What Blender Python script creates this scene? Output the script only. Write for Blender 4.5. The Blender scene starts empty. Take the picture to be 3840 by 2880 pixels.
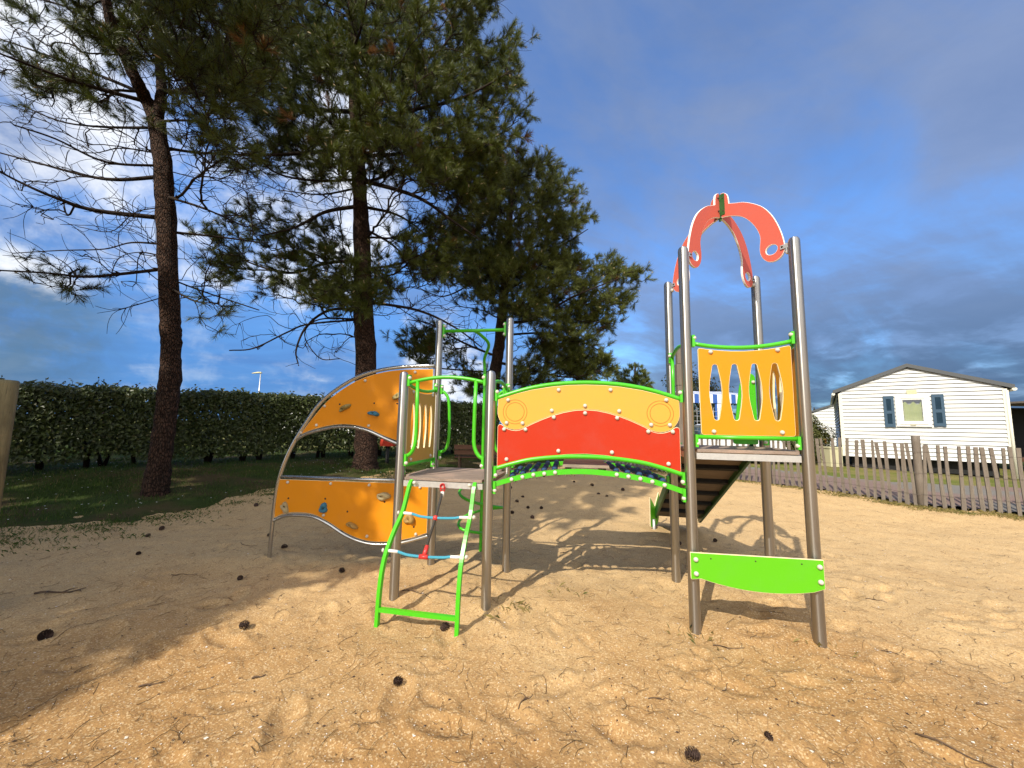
import bpy, bmesh, math, random
import numpy as np
from mathutils import Vector, Matrix
R = math.radians
rng = np.random.default_rng(7)
random.seed(7)
scene = bpy.context.scene
col = scene.collection

# ------------------------------------------------------------------ camera
CAM_H = 1.5
FPX, PITCH, ROLL = 1440.0, 0.1075, 0.0169          # focal length in pixels of a 3840 px wide frame
cam = bpy.data.cameras.new('camera'); camo = bpy.data.objects.new('camera', cam); col.objects.link(camo)
cam.sensor_fit = 'HORIZONTAL'; cam.sensor_width = 36.0; cam.lens = 36.0 * FPX / 3840.0
cam.clip_start = 0.05; cam.clip_end = 3000
cp, sp, cr, sr = math.cos(PITCH), math.sin(PITCH), math.cos(ROLL), math.sin(ROLL)
Rx = Vector((1, 0, 0)); Up = Vector((0, -sp, cp)); Fw = Vector((0, cp, sp))
X = Rx * cr + Up * sr; Y = Up * cr - Rx * sr; Z = -Fw
camo.matrix_world = Matrix(((X.x, Y.x, Z.x, 0), (X.y, Y.y, Z.y, 0), (X.z, Y.z, Z.z, CAM_H), (0, 0, 0, 1)))
scene.camera = camo

def ray(px, py):                                    # direction through a pixel of the 2212 px wide photo view
    u = (px * 3840 / 2212 - 1920) / FPX; v = (py * 3840 / 2212 - 1440) / FPX
    a = cr * u + sr * v; b = -sr * u + cr * v
    return np.array([a, cp + b * sp, sp - b * cp])
def at(px, py, y):                                  # the point of that ray at distance y in front of the camera
    r = ray(px, py); return np.array([0, 0, CAM_H]) + r * (y / r[1])
def atz(px, py, z=0.0):
    r = ray(px, py); return np.array([0, 0, CAM_H]) + r * ((z - CAM_H) / r[2])

# ------------------------------------------------------------------ light, sky, exposure
SUN_EL, SUN_AZ = R(41.5), R(214)
sd = Vector((math.sin(SUN_AZ) * math.cos(SUN_EL), math.cos(SUN_AZ) * math.cos(SUN_EL), math.sin(SUN_EL)))
sl = bpy.data.lights.new('sun', 'SUN'); so = bpy.data.objects.new('sun', sl); col.objects.link(so)
sl.energy = 5.0; sl.angle = R(0.55); sl.color = (1.0, 0.93, 0.80)
so.rotation_euler = sd.to_track_quat('Z', 'Y').to_euler(); so.location = (-10, -14, 20)

world = bpy.data.worlds.new('World'); scene.world = world; world.use_nodes = True
wt = world.node_tree; wn, wl = wt.nodes, wt.links; wn.clear()
class NT:
    """small helper to write node graphs"""
    def __init__(s, tree): s.t = tree
    def n(s, typ, **kw):
        nd = s.t.nodes.new(typ)
        for k, v in kw.items():
            if k == 'inp':
                for kk, vv in v.items():
                    if hasattr(vv, 'is_linked') or isinstance(vv, bpy.types.NodeSocket): s.t.links.new(vv, nd.inputs[kk])
                    else: nd.inputs[kk].default_value = vv
            else: setattr(nd, k, v)
        return nd
    def math(s, op, a, b=0.0, clamp=False):
        nd = s.t.nodes.new('ShaderNodeMath'); nd.operation = op; nd.use_clamp = clamp
        for i, v in enumerate((a, b)):
            if isinstance(v, bpy.types.NodeSocket): s.t.links.new(v, nd.inputs[i])
            else: nd.inputs[i].default_value = v
        return nd.outputs[0]
    def mix(s, f, a, b, blend='MIX'):
        nd = s.t.nodes.new('ShaderNodeMix'); nd.data_type = 'RGBA'; nd.blend_type = blend
        for sock, v in ((nd.inputs[0], f), (nd.inputs[6], a), (nd.inputs[7], b)):
            if isinstance(v, bpy.types.NodeSocket): s.t.links.new(v, sock)
            elif isinstance(v, (int, float)): sock.default_value = v
            else: sock.default_value = (*v, 1) if len(v) == 3 else v
        return nd.outputs[2]
    def ramp(s, f, lo, hi):                         # smooth step from lo to hi
        nd = s.t.nodes.new('ShaderNodeMapRange'); nd.interpolation_type = 'SMOOTHSTEP'
        s.t.links.new(f, nd.inputs[0]); nd.inputs[1].default_value = lo; nd.inputs[2].default_value = hi
        return nd.outputs[0]
    def noise(s, vec, scale, detail=4, rough=0.55, dist=0.0):
        nd = s.t.nodes.new('ShaderNodeTexNoise'); nd.inputs['Scale'].default_value = scale
        nd.inputs['Detail'].default_value = detail; nd.inputs['Roughness'].default_value = rough
        nd.inputs['Distortion'].default_value = dist
        if vec is not None: s.t.links.new(vec, nd.inputs['Vector'])
        return nd.outputs[0]

W = NT(wt)
sky = W.n('ShaderNodeTexSky', sky_type='NISHITA', sun_disc=False, sun_elevation=SUN_EL, sun_rotation=SUN_AZ)
sky.air_density = 1.1; sky.dust_density = 0.4; sky.ozone_density = 2.5
SKY_STR = 0.10
tc = W.n('ShaderNodeTexCoord').outputs['Generated']
sep = W.n('ShaderNodeSeparateXYZ', inp={0: tc})
dx, dy, dz = sep.outputs
den = W.math('ADD', W.math('MAXIMUM', dz, 0.0), 0.22)
pv = W.n('ShaderNodeCombineXYZ', inp={0: W.math('DIVIDE', dx, den), 1: W.math('DIVIDE', dy, den), 2: 0.0}).outputs[0]
def blob(px, py, r0, r1, k=1.0):                    # a patch of sky round one direction
    d = ray(px, py); d = d / np.linalg.norm(d)
    dp = W.n('ShaderNodeVectorMath', operation='DOT_PRODUCT', inp={0: tc, 1: tuple(d)}).outputs['Value']
    return W.math('MULTIPLY', W.ramp(dp, math.cos(r0), math.cos(r1)), k)
def addall(l):
    o = l[0]
    for x in l[1:]: o = W.math('ADD', o, x)
    return o
n_big = W.noise(pv, 1.1, 6, 0.62, 0.5)
n_med = W.noise(pv, 2.6, 7, 0.6, 0.3)
n_sm = W.noise(tc, 7.0, 6, 0.6, 0.2)
rot = W.n('ShaderNodeVectorRotate', rotation_type='Z_AXIS', inp={'Vector': pv, 'Angle': R(-24)}).outputs[0]
n_str = W.noise(W.n('ShaderNodeVectorMath', operation='MULTIPLY', inp={0: rot, 1: (0.7, 1.9, 1.0)}).outputs[0], 1.3, 6, 0.6, 0.6)
skc = sky.outputs[0]
base = W.mix(1.0, skc, (1.05, 1.62, 2.30), 'MULTIPLY')
# thin grey-mauve veils, thicker to the right
rightness = W.ramp(dx, -0.35, 0.75)
veil = W.ramp(W.math('ADD', W.math('ADD', W.math('MULTIPLY', n_big, 0.55), W.math('MULTIPLY', n_str, 0.45)), W.math('MULTIPLY', rightness, 0.12)), 0.40, 0.66)
veil_col = W.mix(n_med, (1.15, 1.85, 3.7), (3.3, 4.0, 5.7))
skyc = W.mix(W.math('MULTIPLY', veil, 0.82), base, veil_col)
lowl = W.math('MULTIPLY', W.ramp(dz, 0.48, 0.06), W.ramp(dx, 0.30, -0.10))
skyc = W.mix(W.math('MULTIPLY', lowl, 0.88), skyc, W.mix(W.ramp(W.math('ADD', W.math('MULTIPLY', n_sm, 0.6), W.math('MULTIPLY', n_med, 0.4)), 0.47, 0.64), (0.72, 2.25, 5.9), (3.2, 4.4, 6.9)))
# slate-blue bank low on the right
lowr = W.math('MULTIPLY', W.math('MULTIPLY', W.ramp(dz, 0.42, 0.03), W.ramp(dx, 0.10, 0.55)), W.ramp(n_med, 0.26, 0.56))
skyc = W.mix(W.math('MULTIPLY', lowr, 0.85), skyc, (0.50, 1.05, 2.15))
# dark cloud low on the far left
dk = W.math('MULTIPLY', blob(30, 715, 0.16, 0.03), W.ramp(n_sm, 0.36, 0.58))
skyc = W.mix(W.math('MULTIPLY', dk, 0.8), skyc, (1.0, 1.9, 3.0))
# white cumulus behind the pines
wb = addall([blob(430, 330, 0.42, 0.05, 0.42), blob(620, 420, 0.30, 0.03, 0.34), blob(200, 250, 0.35, 0.04, 0.34),
             blob(940, 740, 0.17, 0.03, 0.48), blob(1010, 850, 0.15, 0.03, 0.5), blob(750, 560, 0.22, 0.03, 0.30),
             blob(60, 640, 0.10, 0.02, 0.22), blob(190, 765, 0.05, 0.01, 0.26), blob(310, 800, 0.05, 0.01, 0.24),
             blob(680, 800, 0.07, 0.01, 0.3), blob(1400, 200, 0.12, 0.02, 0.12), blob(900, 250, 0.3, 0.05, 0.3)])
wm = W.ramp(W.math('ADD', W.math('ADD', W.math('MULTIPLY', n_sm, 0.55), W.math('MULTIPLY', n_med, 0.45)), W.math('MINIMUM', W.math('MULTIPLY', wb, 0.45), 0.27)), 0.66, 0.90)
skyc = W.mix(wm, skyc, (9.6, 9.9, 10.4))
# extra bright cloud added round the unseen sun to lift the fill light
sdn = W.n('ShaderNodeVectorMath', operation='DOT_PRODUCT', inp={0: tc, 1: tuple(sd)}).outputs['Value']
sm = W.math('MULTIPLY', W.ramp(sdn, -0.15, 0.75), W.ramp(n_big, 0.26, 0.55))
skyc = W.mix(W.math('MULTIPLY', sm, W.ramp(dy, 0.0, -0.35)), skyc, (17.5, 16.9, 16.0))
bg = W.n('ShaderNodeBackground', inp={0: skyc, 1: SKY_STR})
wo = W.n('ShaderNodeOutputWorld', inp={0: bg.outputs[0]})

scene.view_settings.view_transform = 'Standard'; scene.view_settings.look = 'None'
scene.view_settings.exposure = 0.12; scene.view_settings.gamma = 1.0
scene.render.engine = 'CYCLES'
scene.cycles.use_denoising = True
scene.cycles.max_bounces = 6; scene.cycles.diffuse_bounces = 3; scene.cycles.glossy_bounces = 3
scene.cycles.transmission_bounces = 4; scene.cycles.transparent_max_bounces = 4
scene.cycles.sample_clamp_indirect = 6.0
scene.cycles.use_adaptive_sampling = True; scene.cycles.adaptive_threshold = 0.012

# ------------------------------------------------------------------ materials
def mat(name, base=(0.5, 0.5, 0.5), rough=0.6, metal=0.0, spec=0.5):
    m = bpy.data.materials.new(name); m.use_nodes = True
    b = m.node_tree.nodes['Principled BSDF']
    b.inputs['Base Color'].default_value = (*base, 1); b.inputs['Roughness'].default_value = rough
    b.inputs['Metallic'].default_value = metal; b.inputs['Specular IOR Level'].default_value = spec
    return m, NT(m.node_tree), b
def link(m, a, b): m.node_tree.links.new(a, b)
def objco(N): return N.n('ShaderNodeTexCoord').outputs['Object']
def scaled(N, v, s):
    return N.n('ShaderNodeVectorMath', operation='MULTIPLY', inp={0: v, 1: s}).outputs[0]
def bump(N, b, h, strength, dist):
    nd = N.n('ShaderNodeBump', inp={'Height': h, 'Strength': strength, 'Distance': dist})
    N.t.links.new(nd.outputs[0], b.inputs['Normal'])

def panel_mat(name, c, rough=0.45, spec=0.22):       # coloured compact-laminate board, slightly pebbled and dusty
    m, N, b = mat(name, c, rough, 0, spec); o = objco(N)
    f = N.noise(o, 900, 2, 0.5); g = N.noise(o, 5, 6, 0.65); sc_ = N.noise(scaled(N, o, (60, 60, 9)), 3, 4, 0.7)
    dirt = N.math('MULTIPLY', N.ramp(g, 0.46, 0.78), 0.40)
    c1 = N.mix(dirt, c, tuple(min(1, x * 0.80 + 0.035) for x in c))
    c1 = N.mix(N.math('MULTIPLY', N.ramp(sc_, 0.58, 0.76), 0.30), c1, tuple(min(1, x * 1.05 + 0.05) for x in c))
    c1 = N.mix(N.math('MULTIPLY', f, 0.16), c1, tuple(x * 0.8 for x in c))
    link(m, c1, b.inputs['Base Color']); link(m, N.math('ADD', N.math('MULTIPLY', g, 0.25), rough - 0.1), b.inputs['Roughness'])
    bump(N, b, f, 0.12, 0.002)
    return m
M = {}
M['orange'] = panel_mat('orange_board', (0.68, 0.248, 0.006))
M['yellow'] = panel_mat('yellow_board', (0.70, 0.350, 0.055))
M['red'] = panel_mat('red_board', (0.46, 0.030, 0.007))
M['coral'] = panel_mat('coral_board', (0.56, 0.112, 0.076))
M['lime'] = panel_mat('lime_board', (0.110, 0.45, 0.010))
M['tan'] = panel_mat('tan_board', (0.52, 0.29, 0.06))
M['edge_cream'], _, _ = mat('board_edge_cream', (0.80, 0.66, 0.40), 0.6)
M['edge_white'], _, _ = mat('board_edge_white', (0.84, 0.80, 0.74), 0.6)
M['groove'], _, _ = mat('routed_groove', (0.40, 0.16, 0.014), 0.6)
M['hole'], _, _ = mat('bolt_hole', (0.03, 0.015, 0.01), 0.7)

m, N, b = mat('green_paint', (0.07, 0.46, 0.015), 0.30, 0, 0.5); o = objco(N)      # powder-coated tube with worn, dirty spots
g = N.noise(o, 14, 6, 0.7); f = N.noise(o, 160, 3, 0.6)
c1 = N.mix(N.math('MULTIPLY', N.ramp(g, 0.5, 0.75), 0.5), (0.065, 0.47, 0.012), (0.10, 0.36, 0.03))
c1 = N.mix(N.math('MULTIPLY', N.ramp(f, 0.66, 0.74), 0.55), c1, (0.03, 0.10, 0.015))
link(m, c1, b.inputs['Base Color']); link(m, N.math('ADD', N.math('MULTIPLY', g, 0.3), 0.16), b.inputs['Roughness']); M['green'] = m
m, N, b = mat('dark_green_paint', (0.02, 0.09, 0.018), 0.4); M['dgreen'] = m

for nm_, an_, ro_ in (('steel', 0.92, 0.36), ('steel_tube', 0.0, 0.20)):   # satin tubes, brushed round their girth
    m, N, b = mat('brushed_' + nm_, (0.5, 0.49, 0.47), ro_, 0.92); o = objco(N)
    k = N.noise(scaled(N, o, (5, 5, 1.5)), 1.5, 5, 0.65); g = N.noise(o, 55, 4, 0.7)
    c1 = N.mix(N.math('MULTIPLY', N.ramp(k, 0.40, 0.75), 0.35), (0.47, 0.465, 0.45), (0.37, 0.36, 0.335))
    link(m, N.mix(N.math('MULTIPLY', N.ramp(g, 0.60, 0.80), 0.35), c1, (0.24, 0.22, 0.19)), b.inputs['Base Color'])
    link(m, N.math('ADD', N.math('MULTIPLY', k, 0.10), ro_ - 0.03), b.inputs['Roughness'])
    if an_:
        tg_ = N.n('ShaderNodeTangent', direction_type='RADIAL', axis='Z'); b.inputs['Anisotropic'].default_value = an_; b.inputs['Anisotropic Rotation'].default_value = 0.25
        link(m, tg_.outputs[0], b.inputs['Tangent'])
    M[nm_] = m
m, N, b = mat('galvanised_steel', (0.62, 0.61, 0.58), 0.45, 0.75); o = objco(N)
g = N.noise(o, 40, 4, 0.6)
link(m, N.mix(g, (0.50, 0.49, 0.47), (0.72, 0.71, 0.68)), b.inputs['Base Color']); M['galv'] = m
M['bolt'], _, _ = mat('bolt_cap_plastic', (0.56, 0.52, 0.44), 0.35)
M['rope_blue'] = None
def rope_mat(name, c1_, c2_, s):
    m, N, b = mat(name, c1_, 0.75); o = objco(N)
    w = N.n('ShaderNodeTexWave', wave_type='BANDS', bands_direction='DIAGONAL', inp={'Vector': o, 'Scale': s, 'Distortion': 1.0})
    link(m, N.mix(w.outputs[1], c1_, c2_), b.inputs['Base Color']); bump(N, b, w.outputs[1], 0.7, 0.004); return m
M['rope_blue'] = rope_mat('blue_rope', (0.035, 0.30, 0.44), (0.10, 0.45, 0.58), 90)
M['rope_dark'] = rope_mat('dark_rope', (0.025, 0.022, 0.02), (0.10, 0.085, 0.07), 90)
M['bead_blue'] = rope_mat('navy_rubber', (0.012, 0.035, 0.10), (0.03, 0.10, 0.24), 40)
M['red_plastic'], _, _ = mat('red_plastic', (0.55, 0.035, 0.03), 0.35)
M['white_plastic'], _, _ = mat('white_plastic', (0.75, 0.73, 0.68), 0.4)

def wood_mat(name, ca, cb, cc, sc=(2, 30, 30), rough=0.75):
    m, N, b = mat(name, ca, rough); o = objco(N)
    g = N.noise(scaled(N, o, sc), 1.0, 8, 0.7, 0.6); k = N.noise(o, 3.0, 5, 0.6); sp_ = N.noise(scaled(N, o, sc), 6.0, 4, 0.7)
    c1 = N.mix(N.ramp(g, 0.3, 0.7), ca, cb); c1 = N.mix(N.ramp(k, 0.46, 0.68), c1, cc)
    c1 = N.mix(N.math('MULTIPLY', N.ramp(sp_, 0.58, 0.66), 0.7), c1, tuple(x * 0.45 for x in ca))
    link(m, c1, b.inputs['Base Color']); bump(N, b, g, 0.45, 0.006); return m
M['deck'] = wood_mat('weathered_deck_board', (0.20, 0.145, 0.115), (0.30, 0.23, 0.18), (0.36, 0.25, 0.19), (2.5, 60, 60))
M['dark_wood'] = wood_mat('dark_ramp_board', (0.085, 0.05, 0.028), (0.13, 0.08, 0.045), (0.10, 0.06, 0.034))
M['ramp_wood'] = wood_mat('grey_brown_board', (0.15, 0.11, 0.075), (0.22, 0.165, 0.11), (0.18, 0.13, 0.09))
M['brown_wood'] = wood_mat('brown_stained_board', (0.10, 0.042, 0.02), (0.15, 0.07, 0.035), (0.12, 0.055, 0.03), (3, 60, 60))
M['paling'] = wood_mat('grey_chestnut', (0.118, 0.096, 0.074), (0.195, 0.163, 0.13), (0.147, 0.12, 0.095), (40, 40, 3))
M['timber'] = wood_mat('green_grey_timber', (0.15, 0.13, 0.06), (0.27, 0.23, 0.115), (0.12, 0.10, 0.05), (26, 26, 2.2))
M['wire'], _, _ = mat('fence_wire', (0.10, 0.08, 0.07), 0.5, 0.6)

# rock climbing holds
def hold_mat(name, c):
    m, N, b = mat(name, c, 0.65); o = objco(N); g = N.noise(o, 45, 5, 0.7)
    link(m, N.mix(g, tuple(x * 0.55 for x in c), tuple(min(1, x * 1.35) for x in c)), b.inputs['Base Color']); bump(N, b, g, 0.4, 0.004); return m
M['hold_olive'] = hold_mat('olive_resin', (0.28, 0.22, 0.075)); M['hold_blue'] = hold_mat('blue_resin', (0.025, 0.15, 0.24))
M['hold_ochre'] = hold_mat('ochre_resin', (0.36, 0.22, 0.06)); M['hold_grey'] = hold_mat('pale_resin', (0.36, 0.29, 0.15))

# sand
m, N, b = mat('sand', (0.5, 0.36, 0.2), 0.95, 0, 0.15); o = objco(N)
n1 = N.noise(o, 0.55, 5, 0.6); n2 = N.noise(o, 2.6, 6, 0.65); n3 = N.noise(o, 150, 3, 0.65); n4 = N.noise(o, 210, 2, 0.6)
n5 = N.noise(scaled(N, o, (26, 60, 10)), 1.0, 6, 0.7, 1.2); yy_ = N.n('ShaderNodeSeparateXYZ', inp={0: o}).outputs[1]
vo = N.n('ShaderNodeTexVoronoi', inp={'Vector': o, 'Scale': 130.0}).outputs['Color']; vg = N.n('ShaderNodeSeparateColor', inp={0: vo}).outputs[0]
tone_vignette = N.ramp(N.math('ADD', N.math('MULTIPLY', yy_, 0.16), N.math('MULTIPLY', n1, 1.1)), 0.75, 1.25)  # random sand tone plus a painted vignette, darker in the foreground
c1 = N.mix(tone_vignette, (0.365, 0.208, 0.080), (0.54, 0.368, 0.180))
c1 = N.mix(N.math('MULTIPLY', N.ramp(n2, 0.45, 0.75), 0.40), c1, (0.40, 0.245, 0.105))
c1 = N.mix(N.math('MULTIPLY', N.ramp(n5, 0.60, 0.74), 0.38), c1, (0.24, 0.145, 0.07))
c1 = N.mix(N.math('MULTIPLY', N.ramp(n3, 0.55, 0.66), 0.60), c1, (0.25, 0.14, 0.06))
c1 = N.mix(N.math('MULTIPLY', N.ramp(vg, 0.80, 0.90), 0.55), c1, (0.66, 0.50, 0.29))
c1 = N.mix(N.math('MULTIPLY', N.ramp(vg, 0.14, 0.07), 0.50), c1, (0.22, 0.12, 0.06))
link(m, c1, b.inputs['Base Color'])
hh = N.math('ADD', N.math('MULTIPLY', N.noise(o, 38, 6, 0.72), 0.55), N.math('ADD', N.math('MULTIPLY', n3, 0.16), N.math('MULTIPLY', N.noise(o, 11, 4, 0.6), 0.6)))
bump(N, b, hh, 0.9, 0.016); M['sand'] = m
# soil and turf under the blades
m, N, b = mat('turf', (0.05, 0.06, 0.02), 0.95, 0, 0.1); o = objco(N)
n1 = N.noise(o, 0.8, 5, 0.6); n2 = N.noise(o, 25, 5, 0.7)
c1 = N.mix(N.ramp(n1, 0.42, 0.62), (0.040, 0.070, 0.012), (0.10, 0.072, 0.034)); c1 = N.mix(N.math('MULTIPLY', n2, 0.6), c1, (0.035, 0.03, 0.014))
link(m, c1, b.inputs['Base Color']); bump(N, b, n2, 0.8, 0.03); M['turf'] = m
m, N, b = mat('verge_grass', (0.10, 0.12, 0.03), 0.95, 0, 0.1); o = objco(N)
n1 = N.noise(o, 0.9, 5, 0.6); n2 = N.noise(o, 18, 5, 0.7)
c1 = N.mix(N.ramp(n1, 0.4, 0.65), (0.13, 0.15, 0.03), (0.23, 0.19, 0.07)); c1 = N.mix(N.math('MULTIPLY', n2, 0.5), c1, (0.07, 0.08, 0.02))
link(m, c1, b.inputs['Base Color']); bump(N, b, n2, 0.8, 0.03); M['verge'] = m
m, N, b = mat('old_tarmac', (0.2, 0.16, 0.14), 0.9, 0, 0.2); o = objco(N)
n1 = N.noise(o, 0.35, 3, 0.5); n2 = N.noise(o, 60, 4, 0.7); n3 = N.noise(o, 2.0, 5, 0.6)
c1 = N.mix(N.ramp(n1, 0.46, 0.54), (0.19, 0.125, 0.105), (0.155, 0.15, 0.135)); c1 = N.mix(N.math('MULTIPLY', n3, 0.35), c1, (0.25, 0.19, 0.15))
c1 = N.mix(N.math('MULTIPLY', N.ramp(n2, 0.5, 0.8), 0.5), c1, (0.08, 0.07, 0.06)); link(m, c1, b.inputs['Base Color']); bump(N, b, n2, 0.4, 0.005); M['road'] = m

def leafy(name, c1_, c2_, c3_, trans=0.25, rough=0.5, spec=0.4, p3=0.93):
    m = bpy.data.materials.new(name); m.use_nodes = True; N = NT(m.node_tree)
    b = m.node_tree.nodes['Principled BSDF']; out = m.node_tree.nodes['Material Output']
    gi = N.n('ShaderNodeNewGeometry').outputs['Random Per Island']
    o = objco(N); n = N.noise(o, 1.6, 3, 0.6)
    f = N.math('ADD', N.math('MULTIPLY', gi, 0.6), N.math('MULTIPLY', n, 0.5), True)
    c = N.mix(f, c1_, c2_); c = N.mix(N.math('GREATER_THAN', gi, p3), c, c3_)
    link(m, c, b.inputs['Base Color']); b.inputs['Roughness'].default_value = rough; b.inputs['Specular IOR Level'].default_value = spec
    tr = N.n('ShaderNodeBsdfTranslucent', inp={0: c}); mx = N.n('ShaderNodeMixShader', inp={0: trans, 1: b.outputs[0], 2: tr.outputs[0]})
    link(m, mx.outputs[0], out.inputs[0]); return m
M['needles'] = leafy('pine_needles', (0.010, 0.020, 0.004), (0.150, 0.180, 0.018), (0.12, 0.06, 0.015), 0.12, 0.42, 0.4, 0.985)
M['needles_far'] = leafy('pine_needles_pale', (0.022, 0.036, 0.007), (0.170, 0.190, 0.032), (0.13, 0.08, 0.025), 0.12, 0.45, 0.3, 0.985)
M['needles_dead'] = leafy('dead_pine_needles', (0.16, 0.07, 0.02), (0.30, 0.15, 0.05), (0.20, 0.12, 0.05), 0.2, 0.6, 0.2)
M['hedge_leaf'] = leafy('hedge_leaf', (0.016, 0.028, 0.006), (0.085, 0.110, 0.026), (0.10, 0.10, 0.03), 0.15, 0.42, 0.4, 0.96)
M['bush_leaf'] = leafy('bush_leaf', (0.035, 0.045, 0.010), (0.12, 0.125, 0.028), (0.28, 0.12, 0.03), 0.2, 0.5, 0.3, 0.94)
M['dark_leaf'] = leafy('far_leaf', (0.018, 0.024, 0.010), (0.045, 0.05, 0.02), (0.05, 0.04, 0.02), 0.15, 0.6, 0.2)
M['grass'] = leafy('grass_blade', (0.025, 0.060, 0.008), (0.085, 0.135, 0.018), (0.20, 0.16, 0.06), 0.3, 0.5, 0.3, 0.93)
M['dry_grass'] = leafy('dry_grass', (0.16, 0.13, 0.04), (0.30, 0.24, 0.09), (0.10, 0.11, 0.03), 0.2, 0.7, 0.2, 0.85)
M['litter'] = leafy('fallen_needles', (0.11, 0.065, 0.030), (0.26, 0.17, 0.085), (0.06, 0.04, 0.02), 0.0, 0.8, 0.2, 0.8)
M['shell'] = leafy('shell_fragments', (0.62, 0.55, 0.44), (0.86, 0.82, 0.74), (0.5, 0.32, 0.2), 0.0, 0.6, 0.3)
M['candle'], _, _ = mat('pine_bud', (0.48, 0.36, 0.20), 0.7)
M['petal'], _, _ = mat('daisy_petal', (0.80, 0.80, 0.74), 0.6)
def bark_mat(name, a, bb, c):
    m, N, b = mat(name, a, 0.9, 0, 0.2); o = objco(N)
    v = N.n('ShaderNodeTexVoronoi', feature='DISTANCE_TO_EDGE', inp={'Vector': scaled(N, o, (24, 24, 9)), 'Scale': 1.3, 'Randomness': 1.0}).outputs['Distance']
    n = N.noise(o, 9, 7, 0.7); n2 = N.noise(scaled(N, o, (40, 40, 12)), 1.0, 5, 0.7)
    h = N.math('ADD', N.math('MULTIPLY', N.ramp(v, 0.0, 0.22), 0.8), N.math('MULTIPLY', n2, 0.6))
    c1 = N.mix(N.ramp(n, 0.35, 0.65), a, bb); c1 = N.mix(N.ramp(n2, 0.5, 0.75), c1, c); c1 = N.mix(N.ramp(v, 0.13, 0.0), c1, tuple(x * 0.30 for x in a))
    link(m, c1, b.inputs['Base Color']); bump(N, b, h, 1.0, 0.05); return m
M['bark'] = bark_mat('pine_bark', (0.060, 0.034, 0.023), (0.105, 0.055, 0.036), (0.15, 0.105, 0.075))
M['twig'], N, b = mat('pine_twig', (0.030, 0.021, 0.016), 0.9, 0, 0.15)
M['twig_fallen'], N, b = mat('dry_twig', (0.10, 0.062, 0.036), 0.9)  # paler brown for the sticks on the sand
M['cone'], N, b = mat('cone_scale', (0.050, 0.026, 0.017), 0.8)

# buildings
m, N, b = mat('white_cladding', (0.56, 0.56, 0.54), 0.5); o = objco(N)
g = N.noise(scaled(N, o, (2, 2, 14)), 1.0, 5, 0.7)
link(m, N.mix(N.math('MULTIPLY', N.ramp(g, 0.5, 0.78), 0.35), (0.56, 0.56, 0.54), (0.48, 0.46, 0.38)), b.inputs['Base Color']); M['cladding'] = m
M['trim'], _, _ = mat('cream_trim', (0.68, 0.65, 0.54), 0.5)
M['roof'], _, _ = mat('grey_roof_sheet', (0.070, 0.074, 0.077), 0.5)
M['pvc'], _, _ = mat('window_pvc', (0.72, 0.71, 0.66), 0.35)
M['shutter'], _, _ = mat('blue_shutter', (0.030, 0.070, 0.115), 0.45)
m, N, b = mat('window_glass', (0.02, 0.02, 0.02), 0.03); tr_ = N.n('ShaderNodeBsdfTransparent'); gl_ = N.n('ShaderNodeBsdfGlossy', inp={'Roughness': 0.02}); mx_ = N.n('ShaderNodeMixShader', inp={0: 0.10, 1: tr_.outputs[0], 2: gl_.outputs[0]}); link(m, mx_.outputs[0], m.node_tree.nodes['Material Output'].inputs[0]); M['glass'] = m
M['curtain'], _, _ = mat('green_curtain', (0.24, 0.28, 0.06), 0.85)
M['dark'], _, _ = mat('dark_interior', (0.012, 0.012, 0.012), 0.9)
M['plaque'], _, _ = mat('beige_plaque', (0.52, 0.48, 0.30), 0.6)
M['car_white'], _, b = mat('white_car_paint', (0.78, 0.78, 0.78), 0.25); b.inputs['Coat Weight'].default_value = 0.6
M['car_glass'], _, _ = mat('car_glass', (0.03, 0.045, 0.05), 0.05, 0, 0.8)
M['rubber'], _, _ = mat('rubber', (0.02, 0.02, 0.02), 0.8)
m, N, b = mat('striped_canvas', (0.8, 0.8, 0.8), 0.8); uv = objco(N)
sx = N.n('ShaderNodeSeparateXYZ', inp={0: uv}).outputs[0]
st = N.math('GREATER_THAN', N.math('FRACT', N.math('MULTIPLY', sx, 2.6)), 0.5)
link(m, N.mix(st, (0.80, 0.80, 0.80), (0.03, 0.10, 0.36)), b.inputs['Base Color']); M['stripe'] = m
M['red_cloth'], N, b = mat('red_fabric', (0.60, 0.05, 0.02), 0.8)
M['lamp_yellow'], _, _ = mat('lamp_head_cream', (0.70, 0.62, 0.32), 0.4)

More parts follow.
